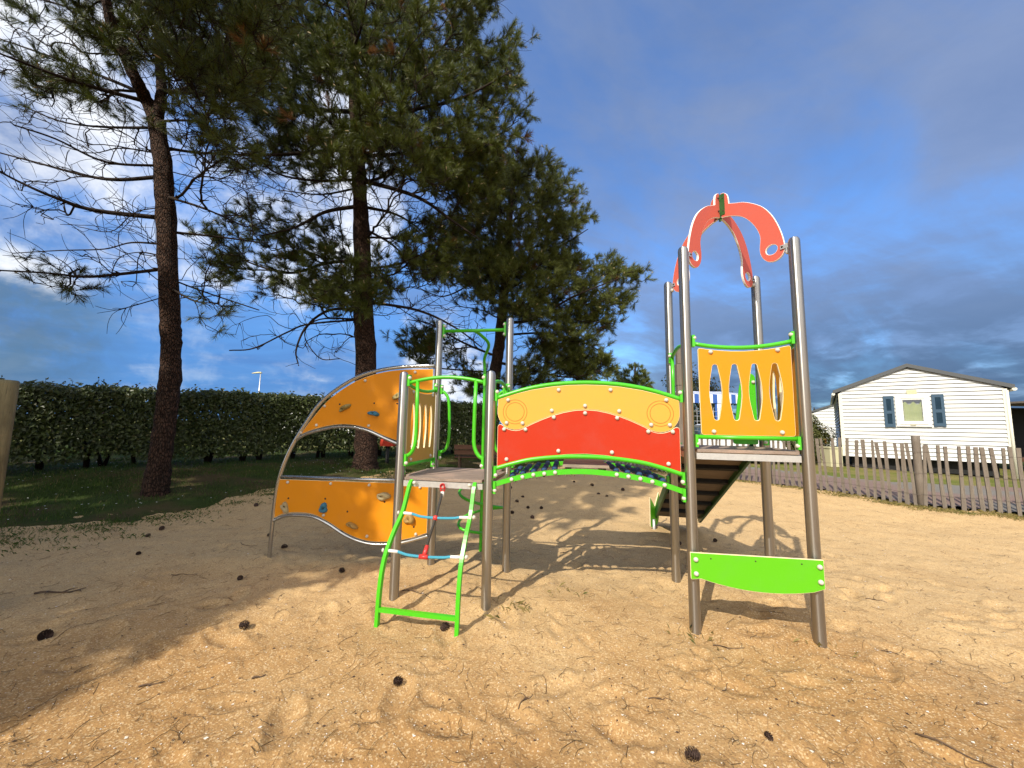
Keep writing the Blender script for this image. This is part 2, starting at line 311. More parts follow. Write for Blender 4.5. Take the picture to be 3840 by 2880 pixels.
# ------------------------------------------------------------------ mesh helpers
class MB:
    def __init__(s): s.v = []; s.f = []; s.mi = []; s.sm = []; s.n = 0
    def add(s, verts, faces, mi=0, smooth=False):
        o = s.n; s.v.extend([tuple(map(float, p)) for p in verts]); s.n += len(verts)
        for f in faces: s.f.append([i + o for i in f]); s.mi.append(mi); s.sm.append(smooth)
    def box(s, c, size, axes=None, mi=0):
        ax = axes or (np.array([1, 0, 0]), np.array([0, 1, 0]), np.array([0, 0, 1])); c = np.array(c, float)
        vs = [c + sum(np.array(ax[k]) * sg[k] * size[k] / 2 for k in range(3)) for sg in
              ((-1, -1, -1), (1, -1, -1), (1, 1, -1), (-1, 1, -1), (-1, -1, 1), (1, -1, 1), (1, 1, 1), (-1, 1, 1))]
        s.add(vs, ((0, 3, 2, 1), (4, 5, 6, 7), (0, 1, 5, 4), (1, 2, 6, 5), (2, 3, 7, 6), (3, 0, 4, 7)), mi)
    def tube(s, pts, r, n=10, caps=True, mi=0, flat=None, smooth=True):
        pts = np.array(pts, float); k = len(pts); rr = np.full(k, r) if np.isscalar(r) else np.array(r, float)
        t = np.gradient(pts, axis=0); t /= np.linalg.norm(t, axis=1)[:, None] + 1e-12
        ref = np.array([0, 0, 1.0]) if abs(t[0][2]) < 0.9 else np.array([0, 1.0, 0])
        u = np.cross(t[0], ref); u /= np.linalg.norm(u); us = []
        for i in range(k):
            u = u - t[i] * (u @ t[i]); u /= np.linalg.norm(u) + 1e-12; us.append(u.copy())
        us = np.array(us); ws = np.cross(t, us); a = np.arange(n) * 2 * math.pi / n + (math.pi / 4 if n == 4 else 0)
        fu, fw = (1, 1) if flat is None else flat
        ring = pts[:, None, :] + rr[:, None, None] * (np.cos(a)[None, :, None] * us[:, None, :] * fu + np.sin(a)[None, :, None] * ws[:, None, :] * fw)
        fs = [(i * n + j, i * n + (j + 1) % n, (i + 1) * n + (j + 1) % n, (i + 1) * n + j) for i in range(k - 1) for j in range(n)]
        s.add(ring.reshape(-1, 3), fs, mi, smooth)
        if caps:
            o = s.n - k * n
            s.f.append([o + j for j in range(n)][::-1]); s.mi.append(mi); s.sm.append(False)
            s.f.append([o + (k - 1) * n + j for j in range(n)]); s.mi.append(mi); s.sm.append(False)
    def lathe(s, prof, c, axis, n=14, mi=0):         # profile of (radius, height) turned round an axis
        axis = np.array(axis, float); axis /= np.linalg.norm(axis); ref = np.array([0, 0, 1.0]) if abs(axis[2]) < 0.9 else np.array([1.0, 0, 0])
        u = np.cross(axis, ref); u /= np.linalg.norm(u); w = np.cross(axis, u); c = np.array(c, float); vs = []
        for r, h in prof:
            for j in range(n):
                a = j * 2 * math.pi / n; vs.append(c + axis * h + (u * math.cos(a) + w * math.sin(a)) * r)
        k = len(prof)
        s.add(vs, [(i * n + j, i * n + (j + 1) % n, (i + 1) * n + (j + 1) % n, (i + 1) * n + j) for i in range(k - 1) for j in range(n)], mi, True)
        o = s.n - k * n
        s.f.append([o + (k - 1) * n + j for j in range(n)]); s.mi.append(mi); s.sm.append(True)
        s.f.append([o + j for j in range(n)][::-1]); s.mi.append(mi); s.sm.append(False)
    def mesh(s, name, mats, origin=(0, 0, 0)):
        me = bpy.data.meshes.new(name); v = np.array(s.v, float) - np.array(origin)
        me.from_pydata([tuple(p) for p in v], [], s.f)
        me.polygons.foreach_set('material_index', s.mi); me.polygons.foreach_set('use_smooth', s.sm)
        for m_ in mats: me.materials.append(m_)
        me.update(); return me
ORIG = {}
def tag(o, label=None, cat=None, group=None, kind=None):
    for k, v in (('label', label), ('category', cat), ('group', group), ('kind', kind)):
        if v: o[k] = v
    return o
def empty(name, loc, label=None, cat=None, group=None):
    o = bpy.data.objects.new(name, None); o.empty_display_size = 0.2; o.location = loc; col.objects.link(o); ORIG[o] = np.array(loc, float)
    return tag(o, label, cat, group)
def put(name, mesh, parent=None):
    o = bpy.data.objects.new(name, mesh); col.objects.link(o)
    if parent is not None: o.parent = parent; ORIG[o] = ORIG.get(parent, np.zeros(3))
    return o
def build(mb, name, mats, parent=None, loc=None):    # world-space geometry becomes one object, child of parent
    mats = mats if isinstance(mats, (list, tuple)) else [mats]
    if parent is not None: return put(name, mb.mesh(name, mats, ORIG[parent]), parent)
    org = np.zeros(3) if loc is None else np.array(loc, float)
    o = put(name, mb.mesh(name, mats, org)); o.location = org; ORIG[o] = org; return o
def fast_mesh(name, V, F, mats, mi=None, smooth=False):   # numpy arrays: V (n,3), F (m,k)
    me = bpy.data.meshes.new(name); n, m_, k = len(V), len(F), F.shape[1]
    me.vertices.add(n); me.vertices.foreach_set('co', np.ascontiguousarray(V, np.float32).ravel())
    me.loops.add(m_ * k); me.loops.foreach_set('vertex_index', np.ascontiguousarray(F, np.int32).ravel())
    me.polygons.add(m_); me.polygons.foreach_set('loop_start', np.arange(0, m_ * k, k, dtype=np.int32))
    for x in (mats if isinstance(mats, (list, tuple)) else [mats]): me.materials.append(x)
    if mi is not None: me.polygons.foreach_set('material_index', np.asarray(mi, np.int32))
    me.polygons.foreach_set('use_smooth', np.full(m_, smooth)); me.update(calc_edges=True); me.validate(); return me
def crv(pts, n=8):                                   # Catmull-Rom through the points
    P = [np.array(p, float) for p in pts]; P = [2 * P[0] - P[1]] + P + [2 * P[-1] - P[-2]]; out = []
    for i in range(1, len(P) - 2):
        for j in range(n):
            t = j / n; out.append(0.5 * (2 * P[i] + (P[i + 1] - P[i - 1]) * t + (2 * P[i - 1] - 5 * P[i] + 4 * P[i + 1] - P[i + 2]) * t * t + (3 * P[i] - P[i - 1] - 3 * P[i + 1] + P[i + 2]) * t ** 3))
    return out + [P[-2]]
def bez(p0, p1, p2, n=10):
    p0, p1, p2 = (np.array(p, float) for p in (p0, p1, p2))
    return [(1 - t) ** 2 * p0 + 2 * t * (1 - t) * p1 + t * t * p2 for t in np.linspace(0, 1, n)]
def rounded(poly, r, n=5):                           # round the corners of a 2D polygon
    out = []; k = len(poly); rs = r if isinstance(r, (list, tuple)) else [r] * k
    for i in range(k):
        a, b_, c = (np.array(poly[(i + d) % k], float) for d in (-1, 0, 1)); rr = rs[i]
        if rr <= 0: out.append(b_); continue
        p = b_ + (a - b_) / np.linalg.norm(a - b_) * min(rr, np.linalg.norm(a - b_) * .49); q = b_ + (c - b_) / np.linalg.norm(c - b_) * min(rr, np.linalg.norm(c - b_) * .49)
        out += bez(p, b_, q, n)
    return [tuple(x) for x in out]
def board(name, outline, holes, O, E, Nn, thick, mats, parent, off=0.0, bev=0.003, upv=(0, 0, 1)):
    """flat board cut to an outline in its own plane: origin O, right E, up, outward normal Nn; chamfered edges get mats[1]"""
    cu = bpy.data.curves.new(name, 'CURVE'); cu.dimensions = '2D'; cu.fill_mode = 'BOTH'
    cu.extrude = thick / 2 - bev; cu.bevel_depth = bev; cu.bevel_resolution = 1; cu.offset = -bev
    for poly in [outline] + holes:
        s = cu.splines.new('POLY'); s.points.add(len(poly) - 1); s.use_cyclic_u = True
        for p, q in zip(s.points, poly): p.co = (q[0], q[1], 0, 1)
    tmp = bpy.data.objects.new('tmp', cu); me = bpy.data.meshes.new_from_object(tmp)
    bpy.data.objects.remove(tmp); bpy.data.curves.remove(cu)
    me.materials.clear()
    for m_ in mats: me.materials.append(m_)
    for p in me.polygons: p.material_index = 0 if abs(p.normal.z) > 0.93 else (len(mats) - 1); p.use_smooth = False
    O = np.array(O, float) + np.array(Nn) * off - (ORIG[parent] if parent is not None else 0)
    E_, U_, N_ = np.array(E, float), np.array(upv, float), np.array(Nn, float)
    v = np.empty(len(me.vertices) * 3, np.float32); me.vertices.foreach_get('co', v); v = v.reshape(-1, 3)
    me.vertices.foreach_set('co', (O + v[:, :1] * E_ + v[:, 1:2] * U_ + v[:, 2:] * N_).astype(np.float32).ravel())
    if np.dot(np.cross(E_, U_), N_) < 0: me.flip_normals()
    me.name = name; me.update(); return put(name, me, parent)
# bolt caps: one mesh, many objects
_b = MB(); _b.lathe([(.0168, 0), (.0168, .004), (.0150, .010), (.0105, .0150), (.0045, .0172)], (0, 0, 0), (0, 0, 1), 14); BOLT = _b.mesh('bolt_cap', [M['bolt']])
def bolt(p, nrm, parent, s=1.0):
    o = put('bolt_cap', BOLT, parent); q = Vector(nrm).to_track_quat('Z', 'Y')
    o.matrix_local = Matrix.Translation(Vector(np.array(p) - ORIG[parent])) @ q.to_matrix().to_4x4() @ Matrix.Scale(s, 4)
    return o
def ss(a, b_, x): t = np.clip((x - a) / (b_ - a), 0, 1); return t * t * (3 - 2 * t)

# value noise on the plane, for ground relief
def vnoise(x, y, seed):
    r = np.random.default_rng(seed); g = r.random((256, 256)); xi = np.floor(x).astype(int); yi = np.floor(y).astype(int)
    fx = x - xi; fy = y - yi; fx = fx * fx * (3 - 2 * fx); fy = fy * fy * (3 - 2 * fy); a, b_, c, d = g[xi % 256, yi % 256], g[(xi + 1) % 256, yi % 256], g[xi % 256, (yi + 1) % 256], g[(xi + 1) % 256, (yi + 1) % 256]
    return a * (1 - fx) * (1 - fy) + b_ * fx * (1 - fy) + c * (1 - fx) * fy + d * fx * fy - 0.5
EX = np.array([-40, -14, -12, -9, -6.6, -5.3, -4.6, -3, -1.2, 1, 3, 5, 60]); EY = np.array([1.5, 2.6, 3.3, 4.3, 5.2, 6.4, 7.9, 9.6, 10.9, 12.2, 13.0, 13.4, 14])
def edge_d(x, y): return (y - np.interp(x, EX, EY)) * 0.72      # >0 on the grass side of the sand
def terrain(x, y):
    x = np.asarray(x, float); y = np.asarray(y, float)
    z = .19 * ss(5.8, 9.0, y) + .10 * ss(10, 14, y) + .20 * ss(-.3, 3.5, edge_d(x, y))
    return z
_fr = np.random.default_rng(3); FOOT = [(_fr.uniform(-3.5, 4.5), 1.1 + 4.6 * _fr.random() ** 1.4, _fr.uniform(0, 6.28), _fr.uniform(.45, 1.0)) for _ in range(340)]
def sand_z(x, y, foot=True):
    x = np.asarray(x, float); y = np.asarray(y, float)
    z = terrain(x, y) + .050 * vnoise(x * .9, y * .9, 1) + .028 * vnoise(x * 2.3 + 5, y * 2.3, 2) + .016 * vnoise(x * 5.5, y * 5.5 + 9, 3) + .010 * vnoise(x * 11, y * 11, 4) + .005 * vnoise(x * 27, y * 27, 5) - .020 * np.maximum(0, .12 - abs(vnoise(x * 3.4 + 2, y * 3.4, 6)))
    if foot:
        for fx, fy, fa, fs in FOOT:
            msk = (abs(x - fx) < .35) & (abs(y - fy) < .35)
            if not msk.any(): continue
            a, b_ = x[msk] - fx, y[msk] - fy; u = (a * math.cos(fa) + b_ * math.sin(fa)) / (.15 * fs); w = (-a * math.sin(fa) + b_ * math.cos(fa)) / (.065 * fs)
            q = u * u + w * w; z[msk] += -.026 * fs * np.exp(-q) + .012 * fs * np.exp(-(q - 2.2) ** 2)
    for mx, my, mh, mr in ((-.33, 4.35, .07, .45), (1.9, 4.0, .05, .6), (2.0, 3.3, .03, .5), (-.6, 3.6, .03, .4), (1.38, 3.12, .022, .11), (2.16, 2.93, .022, .11), (-.99, 3.49, .022, .11), (-.20, 3.34, .022, .11), (1.57, 3.9, .02, .11), (2.35, 3.7, .02, .11), (-.84, 4.27, .02, .11), (-.05, 4.12, .02, .11), (-2.62, 4.42, .015, .08), (1.42, 2.94, -.02, .10), (2.21, 2.76, -.02, .10), (-.17, 3.18, -.018, .10), (-.96, 3.33, -.018, .10)):
        z = z + mh * np.exp(-((x - mx) ** 2 + (y - my) ** 2) / mr ** 2)
    return z

# ------------------------------------------------------------------ ground
FENCE = np.array([(13.5, 5.6), (9.1, 7.06), (7.8, 7.5), (6.9, 8.66), (5.1, 11.0), (2.6, 13.2), (-.3, 14.6)])
def right_of_fence(x, y):
    fy = np.interp(x, FENCE[::-1, 0], FENCE[::-1, 1]); return (y > fy) | (x > 13.5)
def grid_mesh(name, xs, ys, zf, material, keep=None):
    Xg, Yg = np.meshgrid(xs, ys); Zg = zf(Xg, Yg); ny, nx = Xg.shape
    V = np.stack([Xg, Yg, Zg], -1).reshape(-1, 3); i = np.arange((ny - 1) * nx).reshape(ny - 1, nx)[:, :-1].ravel()
    F = np.stack([i, i + 1, i + nx + 1, i + nx], 1)
    if keep is not None: c = V[F].mean(1); F = F[keep(c[:, 0], c[:, 1])]
    used = np.unique(F); mp = np.full(len(V), -1); mp[used] = np.arange(len(used))
    return fast_mesh(name, V[used], mp[F], material, smooth=True)
def gspace(a, b_, d0, g):                            # growing steps from a to b
    o = [a]; d = d0
    while o[-1] < b_: o.append(o[-1] + d); d *= g
    return np.array(o)
xs = np.concatenate([-gspace(0, 700, 1.0, 1.12)[::-1][:-1], gspace(0, 700, 1.0, 1.12)]); ys = np.concatenate([-gspace(0, 300, 1.0, 1.2)[::-1][:-1], gspace(0, 900, .5, 1.05)])
def under(x, y): return terrain(x, y) - .10 * (edge_d(x, y) < .35) * (~right_of_fence(x, y - .2)) - .03
o = put('ground', grid_mesh('ground', xs, ys, under, M['verge'])); tag(o, kind='structure')
yy = np.concatenate([np.arange(-7, .6, .12), gspace(.6, 14.5, .012, 1.0065)]); tt = np.linspace(-1, 1, 620)
Yg = yy[:, None] * np.ones((1, 620)); Xg = tt[None, :] * np.maximum(1.55 * np.maximum(yy, 0) + 2.2, 2.2)[:, None]; Xg = np.where(yy[:, None] < .6, tt[None, :] * 9.0 * (1) + 0 * Yg, Xg)
wgt = ss(-.2, 1.6, yy)[:, None]; Xg = tt[None, :] * (9.5 * (1 - wgt) + wgt * np.clip(1.5 * yy[:, None] + 1.2, 3.4, 16))
Zg = sand_z(Xg, Yg); ny, nx = Xg.shape; V = np.stack([Xg, Yg, Zg], -1).reshape(-1, 3)
i = np.arange((ny - 1) * nx).reshape(ny - 1, nx)[:, :-1].ravel(); F = np.stack([i, i + 1, i + nx + 1, i + nx], 1); c = V[F].mean(1)
eg = edge_d(c[:, 0], c[:, 1]) + .5 * vnoise(c[:, 0] * 1.6, c[:, 1] * 1.6, 11) + .35 * vnoise(c[:, 0] * 4, c[:, 1] * 4, 12)
fy = np.interp(c[:, 0], FENCE[::-1, 0], FENCE[::-1, 1]); F = F[(eg < .75) & (c[:, 1] < fy + .02) & (c[:, 0] < 14)]
used = np.unique(F); mp = np.full(len(V), -1); mp[used] = np.arange(len(used))
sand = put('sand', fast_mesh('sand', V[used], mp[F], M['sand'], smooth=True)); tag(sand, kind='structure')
# wide sand behind and beside the fine sheet
def keep2(x, y): return (edge_d(x, y) < -.1) & (y < np.interp(x, FENCE[::-1, 0], FENCE[::-1, 1]) - .1) & (x < 13.4) & (x > -16) & (y > -14)
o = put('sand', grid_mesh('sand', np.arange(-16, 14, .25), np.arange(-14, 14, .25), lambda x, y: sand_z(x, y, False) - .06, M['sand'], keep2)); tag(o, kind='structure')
gxs, gys = np.arange(-17, 4.5, .12), np.arange(1.5, 17, .12)
def lawn_z(x, y): return terrain(x, y) - .035 + .055 * ss(-.1, .55, edge_d(x, y) + .5 * vnoise(x * 1.6, y * 1.6, 11) + .35 * vnoise(x * 4, y * 4, 12)) + .06 * vnoise(x * 1.5, y * 1.5, 21) + .03 * vnoise(x * 5, y * 5, 22)
def grass_keep(x, y): return (edge_d(x, y) + .5 * vnoise(x * 1.6, y * 1.6, 11) + .35 * vnoise(x * 4, y * 4, 12) > -.1) & (~right_of_fence(x, y))
o = put('grass_bank', grid_mesh('grass_bank', gxs, gys, lambda x, y: lawn_z(x, y), M['turf'], grass_keep)); tag(o, kind='structure')
# road beyond the paling fence
def road_keep(x, y):
    fy = np.interp(x, FENCE[::-1, 0], FENCE[::-1, 1]); d = (y - fy); return (d > .12) & (d < 3.2 + .12 * vnoise(x * 2, y * 2, 31)) & (x > 1) & (x < 24)
def rz(x, y): return terrain(x, y) + .012
xs = np.arange(0, 24, .15); ys = np.arange(3.0, 22, .15)
def road_keep(x, y):
    # distance from the fence line
    d = np.full(np.shape(x), 1e9)
    for a, b_ in zip(FENCE[:-1], FENCE[1:]):
        ab = b_ - a; t = np.clip(((x - a[0]) * ab[0] + (y - a[1]) * ab[1]) / (ab @ ab), 0, 1); d = np.minimum(d, np.hypot(x - a[0] - t * ab[0], y - a[1] - t * ab[1]))
    return right_of_fence(x, y) & (d > .15) & (d < 3.3 + .25 * vnoise(x * 2, y * 2, 31))
o = put('road', grid_mesh('road', xs, ys, rz, M['road'], road_keep)); tag(o, kind='structure')

# ------------------------------------------------------------------ the play structure (all bolted together: one thing)
A2 = lambda *p: np.array(p, float)
TFL, TFR, TBL, TBR = A2(1.401, 3.049), A2(2.181, 2.857), A2(1.593, 3.829), A2(2.373, 3.637)
LFL, LFR, LBL, LBR = A2(-.971, 3.431), A2(-.182, 3.281), A2(-.821, 4.22), A2(-.032, 4.07)
PS = empty('play_structure', (.6, 3.5, 0), 'climbing frame of steel posts with orange, yellow and red boards on the sand', 'climbing frame')
class Pl:                                            # a vertical working plane between two posts
    def __init__(s, a, b_):
        d = b_ - a; s.L = np.linalg.norm(d); d = d / s.L; s.a = a; s.e = np.array([d[0], d[1], 0]); s.n = np.array([d[1], -d[0], 0])
    def __call__(s, u, z, off=0.0): return np.array([s.a[0], s.a[1], 0]) + s.e * u + s.n * off + np.array([0, 0, z])
    @property
    def O(s): return np.array([s.a[0], s.a[1], 0.0])
    ax = property(lambda s: (s.e, s.n, np.array([0, 0, 1.0])))
UPZ = np.array([0, 0, 1.0])
def post(p, top):
    mb = MB(); r = .0400
    mb.lathe([(r, -.3), (r, top - .040), (r * .93, top - .022), (r * .72, top - .008), (r * .35, top - .001), (.004, top)], (p[0], p[1], 0), UPZ, 28)
    return build(mb, 'post', M['steel'], PS)
for p in (TFL, TFR, TBL, TBR): post(p, 3.0)
for p, t in ((LFL, 1.966), (LFR, 1.966), (LBL, 2.663), (LBR, 2.663)): post(p, t)
def bracket(mb, P, u, z0, z1, off=0.0, w=.042): mb.box(P(u, (z0 + z1) / 2, off), (.020, w, z1 - z0), P.ax)

def deck(a, b_, c, d, zt, name='deck'):              # square deck with notched corners round the posts
    e = (b_ - a) / np.linalg.norm(b_ - a); f = (c - a) / np.linalg.norm(c - a); L = np.linalg.norm(b_ - a); W_ = np.linalg.norm(c - a); k = .056
    out = [(k, -.012), (L - k, -.012), (L - k, k), (L + .012, k), (L + .012, W_ - k), (L - k, W_ - k), (L - k, W_ + .012), (k, W_ + .012), (k, W_ - k), (-.012, W_ - k), (-.012, k), (k, k)]
    mb = MB(); n = len(out)
    P3 = lambda q, z: np.array([*(a + e * q[0] + f * q[1]), z])
    nb = 5                                           # five boards running with the front edge
    for i in range(nb):
        y0 = -.012 + (W_ + .024) * i / nb + .0015; y1 = -.012 + (W_ + .024) * (i + 1) / nb - .0015
        x0, x1 = (k, L - k) if i in (0, nb - 1) else (-.012, L + .012)
        c_ = P3(((x0 + x1) / 2, (y0 + y1) / 2), zt - .011 - .0005 * (i % 2)); mb.box(c_, (x1 - x0, y1 - y0, .022), (np.array([*e, 0]), np.array([*f, 0]), UPZ))
    o = build(mb, name, M['deck'], PS)
    for p, q in ((a, b_), (c, d), (a, c), (b_, d)):
        Q = Pl(p, q); bm_ = MB(); bm_.box(Q(Q.L / 2, zt - .053, 0), (Q.L - .096, .034, .048), Q.ax); build(bm_, 'deck_beam', M['galv'], o)
    return o
deck(TFL, TFR, TBL, TBR, 1.342); deck(LFL, LFR, LBL, LBR, 1.040)

def slot_hole(u, z0, z1, wm, we):
    pts = []
    zs_ = np.linspace(0, 1, 11); half = lambda t: we + (wm - we) * math.sin(math.pi * t) ** 1.1
    zc0, zc1 = z0 + we, z1 - we
    right = [(u + half(t), zc0 + (zc1 - zc0) * t) for t in zs_]; left = [(u - half(t), zc0 + (zc1 - zc0) * t) for t in zs_[::-1]]
    capt = [(u + we * math.cos(a), zc1 + we * math.sin(a)) for a in np.linspace(0, math.pi, 7)[1:-1]]; capb = [(u + we * math.cos(a), zc0 + we * math.sin(a)) for a in np.linspace(math.pi, 2 * math.pi, 7)[1:-1]]
    return right + capt + left + capb
def slotted_side(a, b_, d, m_board, flip=1):
    P = Pl(a, b_); zt, zb = d + .801, d + .110
    top = [(u, zt - .036 * (1 - ((u - .409) / .326) ** 2)) for u in np.linspace(.735, .083, 9)]
    out = rounded([(.089, zb), (.733, zb)] + top, [.022, .022, .022] + [0] * 7 + [.022], 4)
    holes = [slot_hole(u, d + .226, d + .664, .044, .019) for u in (.203, .342, .481, .620)]
    o = board('slotted_panel', out, holes, P.O, P.e, P.n, .018, [m_board, M['edge_cream']], PS)
    for u, z in ((.176, d + .763), (.643, d + .765), (.178, d + .137), (.643, d + .139)): bolt(P(u, z, .009 * flip), P.n * flip, o)
    r1 = MB(); r1.tube([P(u, d + .793 + .045 * ((u - .409) / .36) ** 2, .0) for u in np.linspace(.052, .752, 15)], .0165, 12)
    bracket(r1, P, .054, d + .810, d + .905); bracket(r1, P, .749, d + .810, d + .905)
    o1 = build(r1, 'guard_rail', M['green'], PS)
    r2 = MB(); r2.tube([P(u, d + .094, 0) for u in (.052, .752)], .0165, 12)
    bracket(r2, P, .054, d + .015, d + .112); bracket(r2, P, .749, d + .015, d + .112)
    o2 = build(r2, 'guard_rail', M['green'], PS)
    for u, sg in ((.060, 1), (.743, -1)):
        bolt(P(u, d + .882, .006 * flip), P.e * sg + P.n * flip * .6, o1); bolt(P(u, d + .042, .006 * flip), P.e * sg + P.n * flip * .6, o2)
    return o
slotted_side(TFL, TFR, 1.342, M['orange']); slotted_side(TFR, TBR, 1.342, M['orange'], -1); slotted_side(LFL, LBL, 1.035, M['tan'])

def gate(a, b_, d):                                  # arched entry gate with two bent grab handles
    P = Pl(a, b_); mb = MB()
    mb.tube([P(u, d + .877 - .053 * ((u - P.L / 2) / .36) ** 2) for u in np.linspace(.05, P.L - .05, 17)], .0165, 12)
    for s in (0, 1):
        U = (lambda u: u) if s == 0 else (lambda u: P.L - u)
        pts = [P(U(.131), d + .855), P(U(.137), d + .60), P(U(.138), d + .37)] + [P(U(.138 - .088 * (1 - math.cos(t))), d + .345 - .160 * math.sin(t)) for t in np.linspace(.2, math.pi / 2, 8)]
        mb.tube(pts, .0165, 12)
        bracket(mb, P, U(.053), d + .10, d + .20); bracket(mb, P, U(.053), d + .80, d + .90)
    o = build(mb, 'entry_gate', M['green'], PS)
    for s, sg in ((.060, 1), (P.L - .060, -1)): bolt(P(s, d + .872, .01), P.e * sg * .6 + P.n, o); bolt(P(s, d + .123, .01), P.e * sg * .6 + P.n, o)
gate(LFL, LFR, 1.035); gate(LFR, LBR, 1.035); gate(TBL, TFL, 1.342)

# top bar between the two tall posts of the low platform, climbing pole and spiral
PB = Pl(LBL, LBR); mb = MB(); mb.tube([PB(.052, 2.535), PB(PB.L - .052, 2.530)], .0185, 12); bracket(mb, PB, .053, 2.465, 2.610); bracket(mb, PB, PB.L - .053, 2.465, 2.610)
o = build(mb, 'top_bar', M['green'], PS)
for u, sg in ((.058, 1), (PB.L - .058, -1)):
    for z in (2.590, 2.482): bolt(PB(u, z, .008), PB.e * sg + PB.n * .5, o)
PX = np.array([-.335, 4.66])
mb = MB(); mb.tube(crv([PB(.41, 2.528), PB(.45, 2.505, -.12), PB(.50, 2.43, -.28), [PX[0] - .005, PX[1] - .05, 2.30], [PX[0], PX[1], 2.12], [PX[0], PX[1], 1.5], [PX[0], PX[1], .8], [PX[0], PX[1], -.15]], 6), .0185, 12)
pole = build(mb, 'climbing_pole', M['green'], PS)
hel = [];
for t in np.linspace(0, 1, 46):
    a = R(95) + t * R(560); rr_ = .265 * min(1, t * 9, (1 - t) * 7) + .0; hel.append([PX[0] + rr_ * math.cos(a), PX[1] + rr_ * math.sin(a), .80 - .56 * t])
mb = MB(); mb.tube(hel, .016, 10); build(mb, 'spiral_step', M['green'], pole)
for side in (0, 1):                                  # bent grab handles on the tall posts
    U = (lambda u: u) if side == 0 else (lambda u: PB.L - u)
    mb = MB(); mb.tube(crv([PB(U(.05), 1.863), PB(U(.085), 1.845), PB(U(.125), 1.79), PB(U(.142), 1.70), PB(U(.150), 1.55), PB(U(.150), 1.38), PB(U(.142), 1.29), PB(U(.110), 1.225), PB(U(.05), 1.194)], 5), .0165, 12)
    bracket(mb, PB, U(.053), 1.83, 1.93); bracket(mb, PB, U(.053), 1.12, 1.22)
    o = build(mb, 'grab_handle', M['green'], PS); sg = 1 if side == 0 else -1
    bolt(PB(U(.058), 1.905, .01), PB.e * sg + PB.n * .6, o); bolt(PB(U(.058), 1.143, .01), PB.e * sg + PB.n * .6, o)

# ladder in front of the low platform
PF = Pl(LFL, LFR); prof = [(-.02, 1.012), (.02, .965), (.095, .776), (.199, .646), (.281, .521), (.323, .418), (.347, .278), (.358, .11), (.366, -.12)]
def rail_pt(side, z):
    zs_ = [q[1] for q in prof][::-1]; fs_ = [q[0] for q in prof][::-1]; f = np.interp(z, zs_, fs_)
    a0, d0 = ((.122, np.array([-.329, -.944])), (.691, np.array([-.182, -.983])))[side]; b0 = PF(a0, 0, .03)
    return np.array([b0[0] + d0[0] * f, b0[1] + d0[1] * f, z])
rails = []
LAD = None
for sd_ in (0, 1):
    mb = MB(); pth = crv([rail_pt(sd_, z) for _, z in prof], 5); mb.tube(pth, .0205, 4, smooth=False)
    o = build(mb, 'ladder_rail', M['green'], PS); rails.append(o)
    bolt(PF((.163, .652)[sd_], 1.0, .045), PF.n, o)
    for z in (.765, .517): bolt(rail_pt(sd_, z) + PF.e * (-.028 if sd_ == 0 else .028), PF.e * (-1 if sd_ == 0 else 1) + PF.n * .5, o)
mb = MB(); mb.tube([rail_pt(0, .115), rail_pt(1, .115)], .0205, 4, smooth=False); build(mb, 'ladder_foot_bar', M['green'], PS)
mids = []
for z in (.765, .517):
    a_, b_ = rail_pt(0, z), rail_pt(1, z - .004); mid = (a_ + b_) / 2 - UPZ * .022; mids.append(mid)
    pts = crv([a_, a_ * .85 + b_ * .15 - UPZ * .003, a_ * .72 + b_ * .28 - UPZ * .019, mid, a_ * .25 + b_ * .75 - UPZ * .014, a_ * .15 + b_ * .85 - UPZ * .004, b_], 5)
    mb = MB(); mb.tube(pts, .0105, 10); ro = build(mb, 'rope_rung', M['rope_blue'], PS)
    for p, q in ((a_, a_ * .85 + b_ * .15 - UPZ * .003), (b_, a_ * .15 + b_ * .85 - UPZ * .004)):
        f_ = MB(); f_.tube([p, q], [.0125, .0125], 10); build(f_, 'ferrule', M['white_plastic'], ro)
top = PF(.420, .985, .05)
mb = MB(); mb.tube([top - UPZ * .05, mids[0], mids[1] + UPZ * .01], .0105, 10); ro = build(mb, 'hanging_rope', M['rope_dark'], PS)
mb = MB(); mb.tube([top - UPZ * .09, top - UPZ * .045], .0145, 10); build(mb, 'ferrule', M['white_plastic'], ro)
mb = MB(); mb.tube([top + A2(.018 * math.cos(t), 0, .028 * math.sin(t)) - UPZ * .02 for t in np.linspace(0, 6.28, 16)], .007, 8); mb.tube([top + A2(.02 * math.cos(t), -.012, .02 * math.sin(t)) for t in np.linspace(.4, 5.5, 12)], .005, 8); build(mb, 'rope_loop', M['red_plastic'], ro)
mb = MB(); mb.lathe([(.003, -.023), (.014, -.019), (.021, -.008), (.022, .004), (.016, .017), (.004, .023)], mids[0], (0, 0, 1), 14); build(mb, 'rope_ball', M['red_plastic'], ro)
mb = MB(); dv = (mids[0] - mids[1]); dv /= np.linalg.norm(dv); mb.tube([mids[1] - PF.e * .036, mids[1] + PF.e * .036], .018, 12); mb.tube([mids[1], mids[1] + dv * .085], [.019, .0155], 12); build(mb, 'rope_tee', M['red_plastic'], ro)

